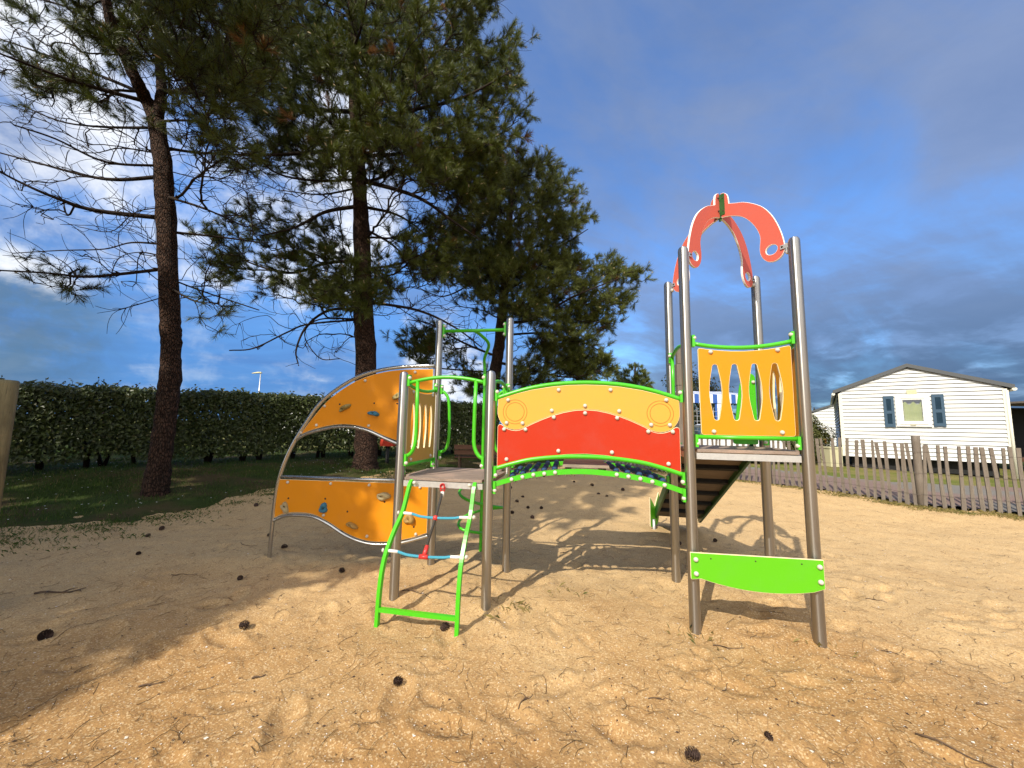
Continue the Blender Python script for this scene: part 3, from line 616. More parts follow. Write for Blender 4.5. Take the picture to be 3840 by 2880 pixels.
# climbing wall
PW = Pl(A2(-2.62, 4.38), LBL)
arch = [(0, -.25), (-.001, 0), (.003, .306), (.012, .60), (.030, .80), (.062, .95), (.116, 1.115), (.192, 1.284), (.286, 1.45), (.436, 1.683), (.606, 1.845), (.868, 2.007), (1.119, 2.089), (1.414, 2.132), (1.765, 2.143)]
mb = MB(); mb.tube(crv([PW(u, z) for u, z in arch], 5), .0205, 12)
up_low = [(.185, 1.285), (.28, 1.347), (.395, 1.39), (.632, 1.446), (.841, 1.454), (1.037, 1.415), (1.233, 1.335), (1.40, 1.275), (1.58, 1.245), (1.765, 1.25)]
mb.tube(crv([PW(u, z) for u, z in up_low], 5), .0175, 10)
mb.tube([PW(.05, .888), PW(1.765, .884)], .0175, 10)
low = [(.004, .405), (.144, .466), (.311, .481), (.479, .466), (.65, .397), (.848, .290), (1.042, .226), (1.23, .209), (1.468, .236), (1.675, .293), (1.765, .322)]
mb.tube(crv([PW(u, z) for u, z in low], 5), .0175, 10)
build(mb, 'wall_frame', M['steel_tube'], PS)
out_up = crv([(.262, 1.365), (.344, 1.487), (.553, 1.743), (.812, 1.934), (1.047, 2.035), (1.327, 2.092), (1.752, 2.108)], 5) + crv([(1.752, 1.285), (1.58, 1.277), (1.42, 1.302), (1.233, 1.361), (1.037, 1.440), (.841, 1.479), (.632, 1.471), (.395, 1.415), (.270, 1.362)], 4)
out_lo = [(.046, .862), (1.750, .860), (1.752, .352)] + crv([(1.675, .324), (1.468, .266), (1.23, .239), (1.042, .256), (.848, .321), (.65, .427), (.479, .496), (.311, .511), (.144, .496), (.025, .442)], 4) + [(.022, .62)]
wall_up = board('climbing_panel', [tuple(p[:2]) for p in out_up], [], PW.O, PW.e, PW.n, .018, [M['orange'], M['edge_cream']], PS)
wall_lo = board('climbing_panel', [tuple(p[:2]) for p in out_lo], [], PW.O, PW.e, PW.n, .018, [M['orange'], M['edge_cream']], PS)
for u, z in ((.262, 1.378), (.441, 1.466), (.521, 1.680), (.978, 1.972), (1.549, 2.070), (1.048, 1.470), (1.70, 1.70), (1.62, 1.31)): bolt(PW(u, z, .009), PW.n, wall_up)
for u, z in ((.154, .832), (.652, .831), (1.091, .830), (1.659, .823), (.142, .518), (.595, .494), (1.098, .292), (1.634, .335)): bolt(PW(u, z, .009), PW.n, wall_lo)
for pn, lst in ((wall_up, ((.695, 1.705), (1.096, 1.720), (1.36, 1.72))), (wall_lo, ((.174, .659), (.601, .669), (.862, .541), (1.272, .657), (1.607, .408)))):
    for u, z in lst:
        mb = MB(); mb.lathe([(.0105, 0), (.0105, .0012)], PW(u, z, .0088), PW.n, 10); build(mb, 'bolt_hole', M['hole'], pn)
def hold(u, z, w, h, rot, m_, seed, kind=0):         # knobbly resin grip, bolted through a recess
    r = np.random.default_rng(seed); nu, nv = 18, 9; vs = []; ca, sa = math.cos(rot), math.sin(rot)
    for j in range(nv):
        ph = (j / (nv - 1)) * math.pi / 2
        for i in range(nu):
            th = i * 2 * math.pi / nu
            sh = 1 + .22 * math.sin(2 * th + seed) + .14 * math.sin(3 * th + 2 * seed) + (.35 * math.cos(th) if kind == 1 else 0)
            a, b_ = math.cos(th) * math.cos(ph) ** .7 * w / 2 * sh, math.sin(th) * math.cos(ph) ** .7 * h / 2 * sh
            d = .046 * math.sin(ph) ** .8 * (1 + .25 * math.sin(th + seed)) - .022 * math.exp(-((a / (.22 * w)) ** 2 + (b_ / (.22 * h)) ** 2))
            vs.append(PW(u + a * ca - b_ * sa, z + a * sa + b_ * ca, .009 + max(d, 0)))
    mb = MB(); mb.add(vs, [(j * nu + i, j * nu + (i + 1) % nu, (j + 1) * nu + (i + 1) % nu, (j + 1) * nu + i) for j in range(nv - 1) for i in range(nu)], 0, True)
    mb.f.append([(nv - 1) * nu + i for i in range(nu)]); mb.mi.append(0); mb.sm.append(True)
    o = build(mb, 'climbing_hold', m_, PS)
    hb = MB(); hb.lathe([(.009, 0), (.009, .003)], PW(u, z, .033), PW.n, 10); build(hb, 'hold_bolt', M['hole'], o)
hold(.740, 1.655, .125, .060, .45, M['hold_olive'], 1, 1); hold(1.098, 1.606, .115, .060, -.08, M['hold_blue'], 2); hold(1.363, 1.800, .10, .085, .9, M['hold_olive'], 3)
hold(.142, .574, .13, .060, -1.0, M['hold_grey'], 4, 1); hold(.592, .568, .10, .092, .1, M['hold_blue'], 5); hold(1.236, .719, .15, .085, -.3, M['hold_grey'], 6, 1)
hold(.905, .408, .12, .060, -.45, M['hold_ochre'], 7, 1); hold(1.555, .490, .105, .125, .1, M['hold_ochre'], 8)

# bridge: front and rear boards, arched beams, rope rungs and the middle tread
def strip(mb, P, pts, hh, off, depth):               # arched flat bar
    pts = [np.array(p) for p in crv([(u, z, 0) for u, z in pts], 4)]; k = len(pts); vs = []
    for p in pts:
        for dz_, do in ((-hh, 0), (hh, 0), (hh, -depth), (-hh, -depth)): vs.append(P(p[0], p[1] + dz_, off + do))
    fs = [(i * 4 + j, i * 4 + (j + 1) % 4, i * 4 + 4 + (j + 1) % 4, i * 4 + 4 + j) for i in range(k - 1) for j in range(4)] + [(0, 1, 2, 3), (k * 4 - 1, k * 4 - 2, k * 4 - 3, k * 4 - 4)]
    mb.add(vs, fs, 0, False)
def sym(l): return l + [(1.60 - u, z) for u, z in l[::-1] if abs(u - .80) > 1e-6]
ytop = sym([(.068, 1.719), (.20, 1.763), (.35, 1.801), (.52, 1.829), (.66, 1.842), (.80, 1.846)])
ylow = sym([(.30, 1.492), (.36, 1.522), (.439, 1.558), (.53, 1.593), (.62, 1.620), (.71, 1.638), (.80, 1.644)])
def ring_arc(cx, cz, r, a0, a1, n=12): return [(cx + r * math.cos(t), cz + r * math.sin(t)) for t in np.linspace(a0, a1, n)]
yel = ytop + ring_arc(1.382, 1.618, .153, 0, -R(122), 14) + [p for p in ylow[::-1]] + ring_arc(.218, 1.618, .153, -R(58), -R(180), 14)
g_ = .006
rlow = sym([(.069, 1.159), (.25, 1.209), (.463, 1.249), (.65, 1.272), (.80, 1.280)])
redt = [(.069, 1.485), (.073, 1.500), (.086, 1.508), (.104, 1.505)] + ring_arc(.218, 1.618, .153 + g_, -R(132), -R(58), 9) + [(u, z - g_) for u, z in ylow] + ring_arc(1.382, 1.618, .153 + g_, -R(122), -R(48), 9) + [(1.496, 1.505), (1.514, 1.508), (1.527, 1.500), (1.531, 1.485)]
yb = [(.155, 1.713), (.145, 1.520), (.280, 1.520), (.579, 1.800), (1.0, 1.802), (1.433, 1.722), (.523, 1.628), (.795, 1.670), (1.067, 1.630), (1.313, 1.523), (1.455, 1.524)]
rb_ = [(.125, 1.467), (.306, 1.468), (.540, 1.572), (.795, 1.610), (1.050, 1.574), (1.290, 1.470), (1.476, 1.471), (.150, 1.219), (.579, 1.299), (1.006, 1.298), (1.438, 1.220)]
for a, b_, fl in ((LFR, TFL, 1), (LBR, TBL, -1)):
    P = Pl(a, b_)
    y_ = board('yellow_panel', yel, [], P.O, P.e, P.n, .018, [M['yellow'], M['edge_cream']], PS)
    for cx in (.215, 1.385):
        gm = MB()
        for rr_ in (.101, .078): gm.tube([P(cx + rr_ * math.cos(t), 1.615 + rr_ * math.sin(t), .0088 * fl) for t in np.linspace(0, 2 * math.pi, 49)], .0026, 6, caps=False)
        build(gm, 'routed_ring', M['groove'], y_)
    r_ = board('red_panel', rlow + redt[::-1], [], P.O, P.e, P.n, .018, [M['red'], M['edge_cream']], PS)
    for u, z in yb: bolt(P(u, z, .009 * fl), P.n * fl, y_)
    for u, z in rb_: bolt(P(u, z, .009 * fl), P.n * fl, r_)
    mb = MB(); mb.tube(crv([P(u, z) for u, z in sym([(.045, 1.727), (.241, 1.790), (.40, 1.828), (.58, 1.853), (.80, 1.863)])], 5), .0185, 12)
    bracket(mb, P, .053, 1.705, 1.800); bracket(mb, P, P.L - .053, 1.705, 1.800); o = build(mb, 'guard_rail', M['green'], PS)
    for u, sg in ((.06, 1), (P.L - .06, -1)): bolt(P(u, 1.782, .012 * fl), P.n * fl + P.e * sg * .5, o)
    mb = MB(); mb.tube(crv([P(u, z) for u, z in sym([(.045, 1.137), (.20, 1.185), (.36, 1.224), (.58, 1.250), (.80, 1.258)])], 5), .0185, 12)
    bracket(mb, P, .053, 1.065, 1.158); bracket(mb, P, P.L - .053, 1.065, 1.158); o = build(mb, 'guard_rail', M['green'], PS)
    for u, sg in ((.06, 1), (P.L - .06, -1)): bolt(P(u, 1.086, .012 * fl), P.n * fl + P.e * sg * .4, o)
    mb = MB(); strip(mb, P, sym([(.040, 1.006), (.18, 1.052), (.36, 1.097), (.569, 1.126), (.80, 1.139)]), .0205, .012 * fl, .024 * fl)
    bracket(mb, P, .053, .935, 1.035, .0, .05); bracket(mb, P, P.L - .053, .935, 1.035, .0, .05); o = build(mb, 'bridge_beam', M['green'], PS)
    for u, z in ((.196, 1.056), (.286, 1.079), (.376, 1.100), (.465, 1.112), (.553, 1.124), (1.041, 1.124), (1.131, 1.112), (1.222, 1.098), (1.312, 1.079), (1.404, 1.056), (.056, .962), (P.L - .056, .962)): bolt(P(u, z, .012 * fl), P.n * fl, o)
PG = Pl(LFR, TFL); zb_ = lambda u: np.interp(u, [.04, .18, .36, .569, .80, 1.031, 1.24, 1.42, 1.56], [1.006, 1.052, 1.097, 1.126, 1.139, 1.126, 1.097, 1.052, 1.006])
for u in (.196, .286, .376, .465, .553, 1.041, 1.131, 1.222, 1.312, 1.404):
    z = zb_(u) + .030; mb = MB(); du = -.035 if u < .8 else .035
    mb.tube([PG(u, z - .01, -.012), PG(u + du * .3, z - .02, -.40), PG(u, z - .01, -.79)], .010, 8); o = build(mb, 'rope_rung', M['rope_dark'], PS)
    for w0, n_ in ((.07, 3), (.33, 3), (.60, 3)):
        kb = MB()
        for q in range(n_): kb.lathe([(.008, -.020), (.020, -.012), (.024, 0), (.020, .012), (.008, .020)], PG(u + du * .2, z - .008, -(w0 + q * .036)), PG.n, 12)
        build(kb, 'rubber_grip', M['bead_blue'], o)
mb = MB(); mb.box(PG(.80, 1.178, -.17), (.372, .30, .022), PG.ax); mb.box(PG(.80, 1.178, -.50), (.360, .32, .022), PG.ax); o = build(mb, 'middle_tread', M['deck'], PS)
mb = MB()
for u in (.66, .94): mb.box(PG(u, 1.152, -.39), (.05, .70, .028), PG.ax)
build(mb, 'tread_bearer', M['dark_wood'], o)
for u in (.700, .795, .888): bolt(PG(u, 1.110, -.06), -UPZ + PG.n, o, .75)

# roof of four hooked arches
CEN = np.array([1.887, 3.343])
hook = crv([(.018, 3.655), (.045, 3.648), (.072, 3.622), (.084, 3.580), (.088, 3.524)], 3) + crv([(.150, 3.497), (.217, 3.470), (.300, 3.412), (.369, 3.345), (.425, 3.255), (.462, 3.165), (.492, 3.060), (.508, 2.955), (.500, 2.905), (.472, 2.868), (.426, 2.852), (.380, 2.866), (.345, 2.905), (.326, 2.955), (.324, 3.005), (.330, 3.060), (.330, 3.110), (.310, 3.175), (.272, 3.250), (.215, 3.325), (.150, 3.373), (.077, 3.405), (.018, 3.418)], 3)
hole_ = [(.413 + .043 * math.cos(t), 2.957 + .041 * math.sin(t)) for t in np.linspace(0, 2 * math.pi, 25)[:-1]]
hub = MB(); hub.box((CEN[0], CEN[1], 3.535), (.030, .030, .225)); hub.box((CEN[0], CEN[1], 3.41), (.016, .016, .03))
for p in (TFL, TFR, TBL, TBR):
    d = (p - CEN); d = d / np.linalg.norm(d); e = np.array([d[0], d[1], 0]); n_ = np.array([d[1], -d[0], 0])
    hub.box(np.array([*CEN, 3.54]) + e * .032 + n_ * .013, (.040, .005, .20), (e, n_, UPZ))
ho = build(hub, 'roof_hub', M['dgreen'], PS)
for p in (TFL, TFR, TBL, TBR):
    d = (p - CEN); d = d / np.linalg.norm(d); e = np.array([d[0], d[1], 0]); n_ = np.array([d[1], -d[0], 0])
    if n_[1] > 0: n_ = -n_
    o = board('roof_arch', [tuple(q[:2]) for q in hook], [hole_], np.array([*CEN, 0]), e, n_, .019, [M['coral'], M['edge_white']], PS)
    mb = MB(); c0 = np.array([*CEN, 0]); mb.box(c0 + e * .508 + UPZ * 2.945 + n_ * .014, (.060, .008, .034), (e, n_, UPZ)); mb.box(c0 + e * .522 + UPZ * 2.925, (.010, .036, .085), (e, n_, UPZ))
    bo = build(mb, 'arch_bracket', M['galv'], o); bolt(c0 + e * .525 + UPZ * 2.898, -e, bo, 1.1)
    mb = MB(); mb.lathe([(.008, 0), (.006, .006)], c0 + e * .492 + UPZ * 2.947 + n_ * .018, n_, 10)
    for z in (3.60, 3.475): mb.lathe([(.010, 0), (.007, .007)], c0 + e * .040 + UPZ * z + n_ * .0105, n_, 10)
    build(mb, 'arch_bolt', M['cone'], o)

# green kick board low on the tower front
PT = Pl(TFL, TFR)
kick = rounded([(-.032, .386), (-.032, .579), (.829, .604), (.829, .405)], [.012, .004, .004, .014], 4) + [(u, .344 + .055 * ((u - .43) / .40) ** 2) for u in np.linspace(.76, .04, 13)]
o = board('kick_board', kick, [], PT.O, PT.e, PT.n, .018, [M['lime'], M['edge_cream']], PS, off=.060)
for u, z in ((.006, .531), (.006, .430), (.802, .556), (.802, .455)): bolt(PT(u, z, .069), PT.n, o, 1.05)
for u, z in ((.109, .546), (.404, .556), (.694, .565)):
    mb = MB(); mb.lathe([(.0055, 0), (.0055, .001)], PT(u, z, .0688), PT.n, 8); build(mb, 'bolt_hole', M['hole'], o)

# plank ramp behind the tower
PR = Pl(TBL, TBR); E2 = -PR.n
def rp(u, t, dz_=0.0): return PR(u, 1.315 - 1.15 * t + dz_, -.03 - 2.33 * t)
rd = np.array([E2[0] * 2.33, E2[1] * 2.33, -1.15]); rd /= np.linalg.norm(rd); rn = np.cross(PR.e, rd); rn = rn if rn[2] > 0 else -rn
mb = MB()
for k_ in range(6): mb.box(rp(.40, (k_ + .5) / 6, 0), (.60, 2.6 / 6 - .008, .022), (PR.e, rd, rn))
ramp = build(mb, 'ramp', M['ramp_wood'], PS)
for k_ in range(1, 6):
    mb = MB(); mb.box(rp(.40, k_ / 6) - rn * .030, (.58, .06, .045), (PR.e, rd, rn)); build(mb, 'batten', M['dark'], ramp)
for u in (.085, .715):
    mb = MB(); a_ = rp(u, .0); b_ = rp(u, 1.0); mb.box((a_ + b_) / 2 - rn * .01, (.028, 2.6, .12), (PR.e, rd, rn)); mb.tube([b_ - rn * .01 - PR.e * .014, b_ - rn * .01 + PR.e * .014], .06, 12); build(mb, 'stringer', M['dgreen'], ramp)
e2p = Pl(TBL, TBL + E2[:2])
so_ = rp(.055, .93)
o = board('ramp_foot_plate', rounded([(-.17, .02), (.14, .02), (.20, .20), (.20, .50), (.02, .30), (-.17, .46)], [.05, .08, .03, .03, .01, .02], 4), [], np.array([so_[0], so_[1], .02]), PR.e * .45 + E2 * .9, PR.n * .45 - PR.e * .9, .018, [M['lime'], M['edge_cream']], PS)
for q in ((-.12, .27), (-.09, .27), (-.02, .12), (.05, .10), (.15, .35)):
    p = np.array([so_[0], so_[1], .02]) + (PR.e * .45 + E2 * .9) * q[0] + UPZ * q[1]; bolt(p + (PR.n * .45 - PR.e * .9) * .009, PR.n * .45 - PR.e * .9, o, .8)
mb = MB(); p = so_ - E2 * .12 - PR.e * .02; mb.tube([[p[0], p[1], -.15], [p[0], p[1], .16]], .022, 10); build(mb, 'ramp_foot', M['galv'], PS)
# green entry panel and handle beside the ramp
o = board('entry_panel', rounded([(.54, 1.36), (.755, 1.36), (.755, 2.02), (.68, 2.05), (.62, 1.95), (.585, 1.70)], [.03, .02, .04, .06, .08, .08], 5), [], PR.O, PR.e, PR.n, .018, [M['green'], M['green']], PS)
bolt(PR(.735, 1.42, .01), PR.n, o); bolt(PR(.735, 1.95, .01), PR.n, o)
mb = MB(); mb.tube(crv([PR(.75, 2.24), PR(.70, 2.22), PR(.665, 2.14), PR(.66, 1.9), PR(.665, 1.6), PR(.70, 1.50), PR(.75, 1.46)], 5), .0165, 12, ); build(mb, 'grab_handle', M['green'], PS)

# ------------------------------------------------------------------ pines
def in_poly(poly, n, r):                             # n random pixels inside a polygon of the photo view
    P = np.array(poly, float); lo, hi = P.min(0), P.max(0); out = []
    x1, y1 = P[:, 0], P[:, 1]; x2, y2 = np.roll(x1, -1), np.roll(y1, -1)
    while len(out) < n:
        q = lo + r.random((400, 2)) * (hi - lo)
        c = ((y1 > q[:, 1:]) != (y2 > q[:, 1:])) & (q[:, :1] < (x2 - x1) * (q[:, 1:] - y1) / (y2 - y1 + 1e-9) + x1)
        out += list(q[c.sum(1) % 2 == 1])
    return np.array(out[:n])
class Tree:
    def __init__(s, seed, trunk_y): s.r = np.random.default_rng(seed); s.Y = trunk_y; s.pos = []; s.par = []; s.pl = []; s.rad = []; s.kind = []; s.tips = []
    def node(s, p, par, rad=None, kind=0):
        p = np.array(p, float); s.pos.append(p); s.par.append(par); s.rad.append(rad); s.kind.append(kind)
        s.pl.append(0.0 if kind == 2 or par < 0 else s.pl[par] + np.linalg.norm(p - s.pos[par])); return len(s.pos) - 1
    def line(s, pts, radii, par=-1, kind=2, step=.22):
        sub = crv(pts, 6); rr = np.interp(np.linspace(0, 1, len(sub)), np.linspace(0, 1, len(radii)), radii)
        for p, q in zip(sub, rr):
            if par >= 0 and np.linalg.norm(p - s.pos[par]) < 1e-6: continue
            par = s.node(p, par, q, kind)
        return par
    def near(s, p, kinds=(2,)):
        d = [(np.linalg.norm(q - p) if k in kinds else 1e9) for q, k in zip(s.pos, s.kind)]; return int(np.argmin(d))
    def limb(s, px, r0, dep, r1=.012):                # main limb through pixels, its depth drifting by dep
        n = len(px); pts = [at(x, y, s.Y + dep * (i / (n - 1)) ** .8) for i, (x, y) in enumerate(px)]
        a = s.near(pts[0]); s.line([s.pos[a]] + pts[1:] if np.linalg.norm(s.pos[a] - pts[0]) < .4 else [s.pos[a]] + pts, [r0, (r0 + r1) * .5, r1], a, 1)
    def grow(s, targets, bf=.45, curve=.35, leafy_=True, minz=None, wig=.05):
        T = np.array(targets); P = np.array(s.pos); tr = P[np.array(s.kind) == 2]
        d0 = np.array([np.min(np.linalg.norm((tr - t) * np.array([1, 1, .6]), axis=1)) for t in T]); order = np.argsort(d0)
        cap = len(s.pos) + len(T) * 14; PP = np.zeros((cap, 3)); PL = np.zeros(cap); K = np.zeros(cap, int); PP[:len(P)] = P; PL[:len(P)] = s.pl; K[:len(P)] = s.kind
        RD = np.zeros(cap); RD[:len(P)] = [x if x else .01 for x in s.rad]
        for k in order:
            t = T[k]; n = len(s.pos); v = t - PP[:n]; d = np.linalg.norm(v, axis=1)
            up = np.maximum(0, PP[:n, 2] - t[2]); cost = d + bf * PL[:n] + .8 * up + np.where(K[:n] == 2, .25 + np.maximum(0, .3 * d - np.maximum(0, v[:, 2])) * .3, 0)
            a = int(np.argmin(cost)); L = d[a]
            if L < .03: continue
            m = max(2, int(L / .20) + 1); m = min(m, 12)
            pa = s.par[a]; dirp = (s.pos[a] - s.pos[pa]) if (pa >= 0 and K[a] != 2) else np.array([v[a][0], v[a][1], -.10 * L])
            dirp = dirp / (np.linalg.norm(dirp) + 1e-9); c = s.pos[a] + dirp * L * curve + s.r.normal(0, wig * L, 3) - np.array([0, 0, .05 * L])
            cur = a
            for q in bez(s.pos[a], c, t, m + 1)[1:]:
                cur = s.node(q + (s.r.normal(0, .010, 3)), cur, None, 0); PP[cur] = q; PL[cur] = s.pl[cur]; K[cur] = 0
            if leafy_: s.tips.append((cur, k))
    def twigs(s, n, lmin, lmax, boxpx=None, hook=.5):  # short bare curling twigs along the limbs
        idx = [i for i, k in enumerate(s.kind) if k in (0, 1) and s.par[i] >= 0 and s.pl[i] > .25]
        for i in s.r.choice(idx, n):
            a = s.pos[i]; d = a - s.pos[s.par[i]]; d /= np.linalg.norm(d) + 1e-9
            side = np.cross(d, s.r.normal(0, 1, 3)); side /= np.linalg.norm(side) + 1e-9; L = s.r.uniform(lmin, lmax)
            v = d * s.r.uniform(.3, .8) + side * s.r.uniform(.6, 1.0); v[2] = v[2] * .7; v /= np.linalg.norm(v)
            cv = np.array([0, 0, 1]) * s.r.uniform(-.9, 1.5) * hook + np.cross(v, s.r.normal(0, 1.0, 3)) * .75
            cur = i; m = 6; p = a.copy(); dd = v.copy()
            for q in range(m):
                dd = dd + cv * (1.7 / m) + s.r.normal(0, .10, 3); dd /= np.linalg.norm(dd); p = p + dd * L / m; cur = s.node(p, cur, None, 3)
    def tubes(s, rtip=.0045, expo=.40, sides=(14, 7, 4), twig_r=.0042):
        n = len(s.pos); P = np.array(s.pos); par = np.array(s.par); cnt = np.zeros(n)
        kids = [[] for _ in range(n)]
        for i in range(n):
            if par[i] >= 0: kids[par[i]].append(i)
        for i in range(n - 1, -1, -1):
            if not kids[i]: cnt[i] += 1 if s.kind[i] != 3 else .3
            if par[i] >= 0: cnt[par[i]] += cnt[i]
        rad = np.array([(s.rad[i] if s.rad[i] else rtip * max(cnt[i], .5) ** expo) for i in range(n)])
        for i in range(n):
            if s.kind[i] == 3: rad[i] = twig_r * (.55 if not kids[i] else .8)
            elif s.kind[i] == 1: rad[i] = max(rad[i], rtip * cnt[i] ** expo)
            if par[i] >= 0 and s.kind[i] != 2: rad[i] = min(rad[i], rad[par[i]] * .97 if s.kind[par[i]] != 2 else rad[par[i]] * .55)
        chains = []; started = set(); stack = [i for i in range(n) if par[i] < 0]
        while stack:
            a = stack.pop(); ch = ([par[a]] if par[a] >= 0 else []) + [a]; c = a
            while kids[c]:
                ks = sorted(kids[c], key=lambda q: (s.kind[q] == 2, cnt[q] if s.kind[q] != 3 else -1), reverse=True)
                if s.kind[c] == 2 and s.kind[ks[0]] != 2: stack += ks; break
                stack += ks[1:]; c = ks[0]; ch.append(c)
            chains.append(ch)
        tv, tf, bv, bf_ = [], [], [], []; tn = bn = 0
        for ch in chains:
            if len(ch) < 2: continue
            p = P[ch]; rr = rad[ch].copy(); istr = s.kind[ch[-1]] == 2 and s.kind[ch[1]] == 2
            if s.kind[ch[0]] == 2 and not istr: rr[0] = rr[1]
            k = sides[0] if istr else (sides[1] if rr[1] > .022 else sides[2])
            t = np.gradient(p, axis=0); t /= np.linalg.norm(t, axis=1)[:, None] + 1e-9
            ref = np.where(np.abs(t[:, 2:]) < .85, np.array([[0, 0, 1.0]]), np.array([[0, 1.0, 0]])) if not istr else np.tile([0, 1.0, 0], (len(p), 1))
            u = np.cross(t, ref); u /= np.linalg.norm(u, axis=1)[:, None] + 1e-9; w = np.cross(t, u); a = np.arange(k) * 2 * math.pi / k
            jit = 1 + (s.r.normal(0, .055, (len(p), k)) if istr else 0) * np.ones((len(p), k))
            ring = p[:, None] + (rr[:, None] * jit)[..., None] * (np.cos(a)[None, :, None] * u[:, None] + np.sin(a)[None, :, None] * w[:, None])
            i0 = np.arange(len(p) - 1)[:, None] * k; j = np.arange(k)[None]; f = np.stack([i0 + j, i0 + (j + 1) % k, i0 + k + (j + 1) % k, i0 + k + j], -1).reshape(-1, 4)
            if istr: tv.append(ring.reshape(-1, 3)); tf.append(f + tn); tn += ring.shape[0] * k
            else: bv.append(ring.reshape(-1, 3)); bf_.append(f + bn); bn += ring.shape[0] * k
        return (np.concatenate(tv), np.concatenate(tf)), (np.concatenate(bv), np.concatenate(bf_))
def needle_mesh(name, base, axis, length, r, per, nl=(.10, .15), wid=.0045, mats=None, t0=.15, spread=(20, 58), mi=None, extra=None):
    k = len(base); B = np.repeat(base, per, 0); Ax = np.repeat(axis, per, 0); Ln = np.repeat(length, per)
    t = t0 + (1 - t0) * r.random(k * per) ** .8; org = B + Ax * (Ln * t)[:, None]
    rnd = r.normal(0, 1, (k * per, 3)); s1 = np.cross(Ax, rnd); s1 /= np.linalg.norm(s1, axis=1)[:, None] + 1e-9
    an = np.radians(spread[0] + (spread[1] - spread[0]) * r.random(k * per) * (1.15 - .55 * t)); d = Ax * np.cos(an)[:, None] + s1 * np.sin(an)[:, None]
    L = r.uniform(nl[0], nl[1], k * per); tip = org + d * L[:, None]; tip[:, 2] -= .012
    sw = np.cross(d, r.normal(0, 1, (k * per, 3))); sw /= np.linalg.norm(sw, axis=1)[:, None] + 1e-9
    V = np.stack([org - sw * wid / 2, org + sw * wid / 2, tip], 1).reshape(-1, 3); F = np.arange(len(V)).reshape(-1, 3)
    mi = np.zeros(len(F), int) if mi is None else np.repeat(mi, per)
    if extra is not None: F = np.concatenate([F, extra[1] + len(V)]); V = np.concatenate([V, extra[0]]); mi = np.concatenate([mi, np.full(len(extra[1]), 2)])
    return fast_mesh(name, V, F, mats, mi)
def finish_tree(t, label, group, needle=('needles', 48, (.10, .155), .0048), shoots=4, sl=(.16, .34), buds=True, twig_r=.0042, cat='tree', bark='bark', rtip=.0045, dead=.012, shoot_spread=.55):
    (tv, tf), (bv, bf_) = t.tubes(rtip=rtip, twig_r=twig_r); base = tv[:14].mean(0) if len(tv) else np.zeros(3); z0 = float(terrain(base[0], base[1]))
    org = np.array([base[0], base[1], z0]); root = empty('pine_tree', org, label, cat, group)
    tr = put('trunk', fast_mesh('trunk', tv - org, tf, M[bark], smooth=True), root)
    br = put('branches', fast_mesh('branches', bv - org, bf_, M['twig'], smooth=True), root)
    tip = np.array([t.pos[i] for i, _ in t.tips]); dr = np.array([t.pos[i] - t.pos[t.par[i]] for i, _ in t.tips]); dr /= np.linalg.norm(dr, axis=1)[:, None] + 1e-9
    ax = np.repeat(dr, shoots, 0) + t.r.normal(0, shoot_spread, (len(dr) * shoots, 3)); ax[:, 2] += .38; ax /= np.linalg.norm(ax, axis=1)[:, None]
    bs = np.repeat(tip, shoots, 0) - ax * .06; ln = t.r.uniform(sl[0], sl[1], len(bs))
    mi = (np.repeat(t.r.random(len(dr)) < dead, shoots)).astype(int)
    # woody shoots that carry the needles
    sm_ = []; sf = []; q = 0
    a = np.arange(3) * 2 * math.pi / 3; u = np.cross(ax, [0.3, .9, .2]); u /= np.linalg.norm(u, axis=1)[:, None]; w = np.cross(ax, u)
    ringv = lambda c, r_: c[:, None] + r_ * (np.cos(a)[None, :, None] * u[:, None] + np.sin(a)[None, :, None] * w[:, None])
    V = np.concatenate([ringv(bs, .0055), ringv(bs + ax * ln[:, None], .003)], 1).reshape(-1, 3) - org; i0 = np.arange(len(bs))[:, None] * 6; j = np.arange(3)[None]
    F = np.stack([i0 + j, i0 + (j + 1) % 3, i0 + 3 + (j + 1) % 3, i0 + 3 + j], -1).reshape(-1, 4)
    put('shoots', fast_mesh('shoots', V, F, M['twig']), root)
    extra = None
    if buds:
        sel = t.r.random(len(bs)) < .045; c = (bs + ax * (ln[:, None] + .005))[sel]; d = ax[sel]; u_, w_ = u[sel], w[sel]; a4 = np.arange(5) * 2 * math.pi / 5
        rings = np.stack([c[:, None] + d[:, None] * h + r_ * (np.cos(a4)[None, :, None] * u_[:, None] + np.sin(a4)[None, :, None] * w_[:, None]) for h, r_ in ((-.01, .007), (.015, .013), (.045, .011), (.075, .004))], 1)
        V = rings.reshape(-1, 3) - org; i0 = (np.arange(len(c))[:, None, None] * 20 + np.arange(3)[None, :, None] * 5); j = np.arange(5)[None, None]
        F = np.stack(np.broadcast_arrays(i0 + j, i0 + (j + 1) % 5, i0 + 5 + (j + 1) % 5, i0 + 5 + j), -1).reshape(-1, 4)
        extra = (V, np.concatenate([F[:, :3], F[:, [0, 2, 3]]]))
    put('crown', needle_mesh('crown', bs - org, ax, ln, t.r, needle[1], needle[2], needle[3], [M[needle[0]], M['needles_dead'], M['candle']], mi=mi, extra=extra), root)
    return root
def spread_targets(t, poly, n, Rm, clump=1, sg=.20):
    q = in_poly(poly, max(1, n // clump), t.r); out = []
    for x, y in q:
        p0 = at(x, y, t.Y); dxm = p0[0] - t.tx(p0[2]); half = math.sqrt(max(Rm * Rm - dxm * dxm, .10 * Rm * Rm)); c = at(x, y, t.Y + half * t.r.uniform(-1, 1))
        out += [c + (t.r.normal(0, sg, 3) * np.array([1, 1, .75]) if clump > 1 else 0) for _ in range(clump)]
    return out
GP = 'pines beside the play area'

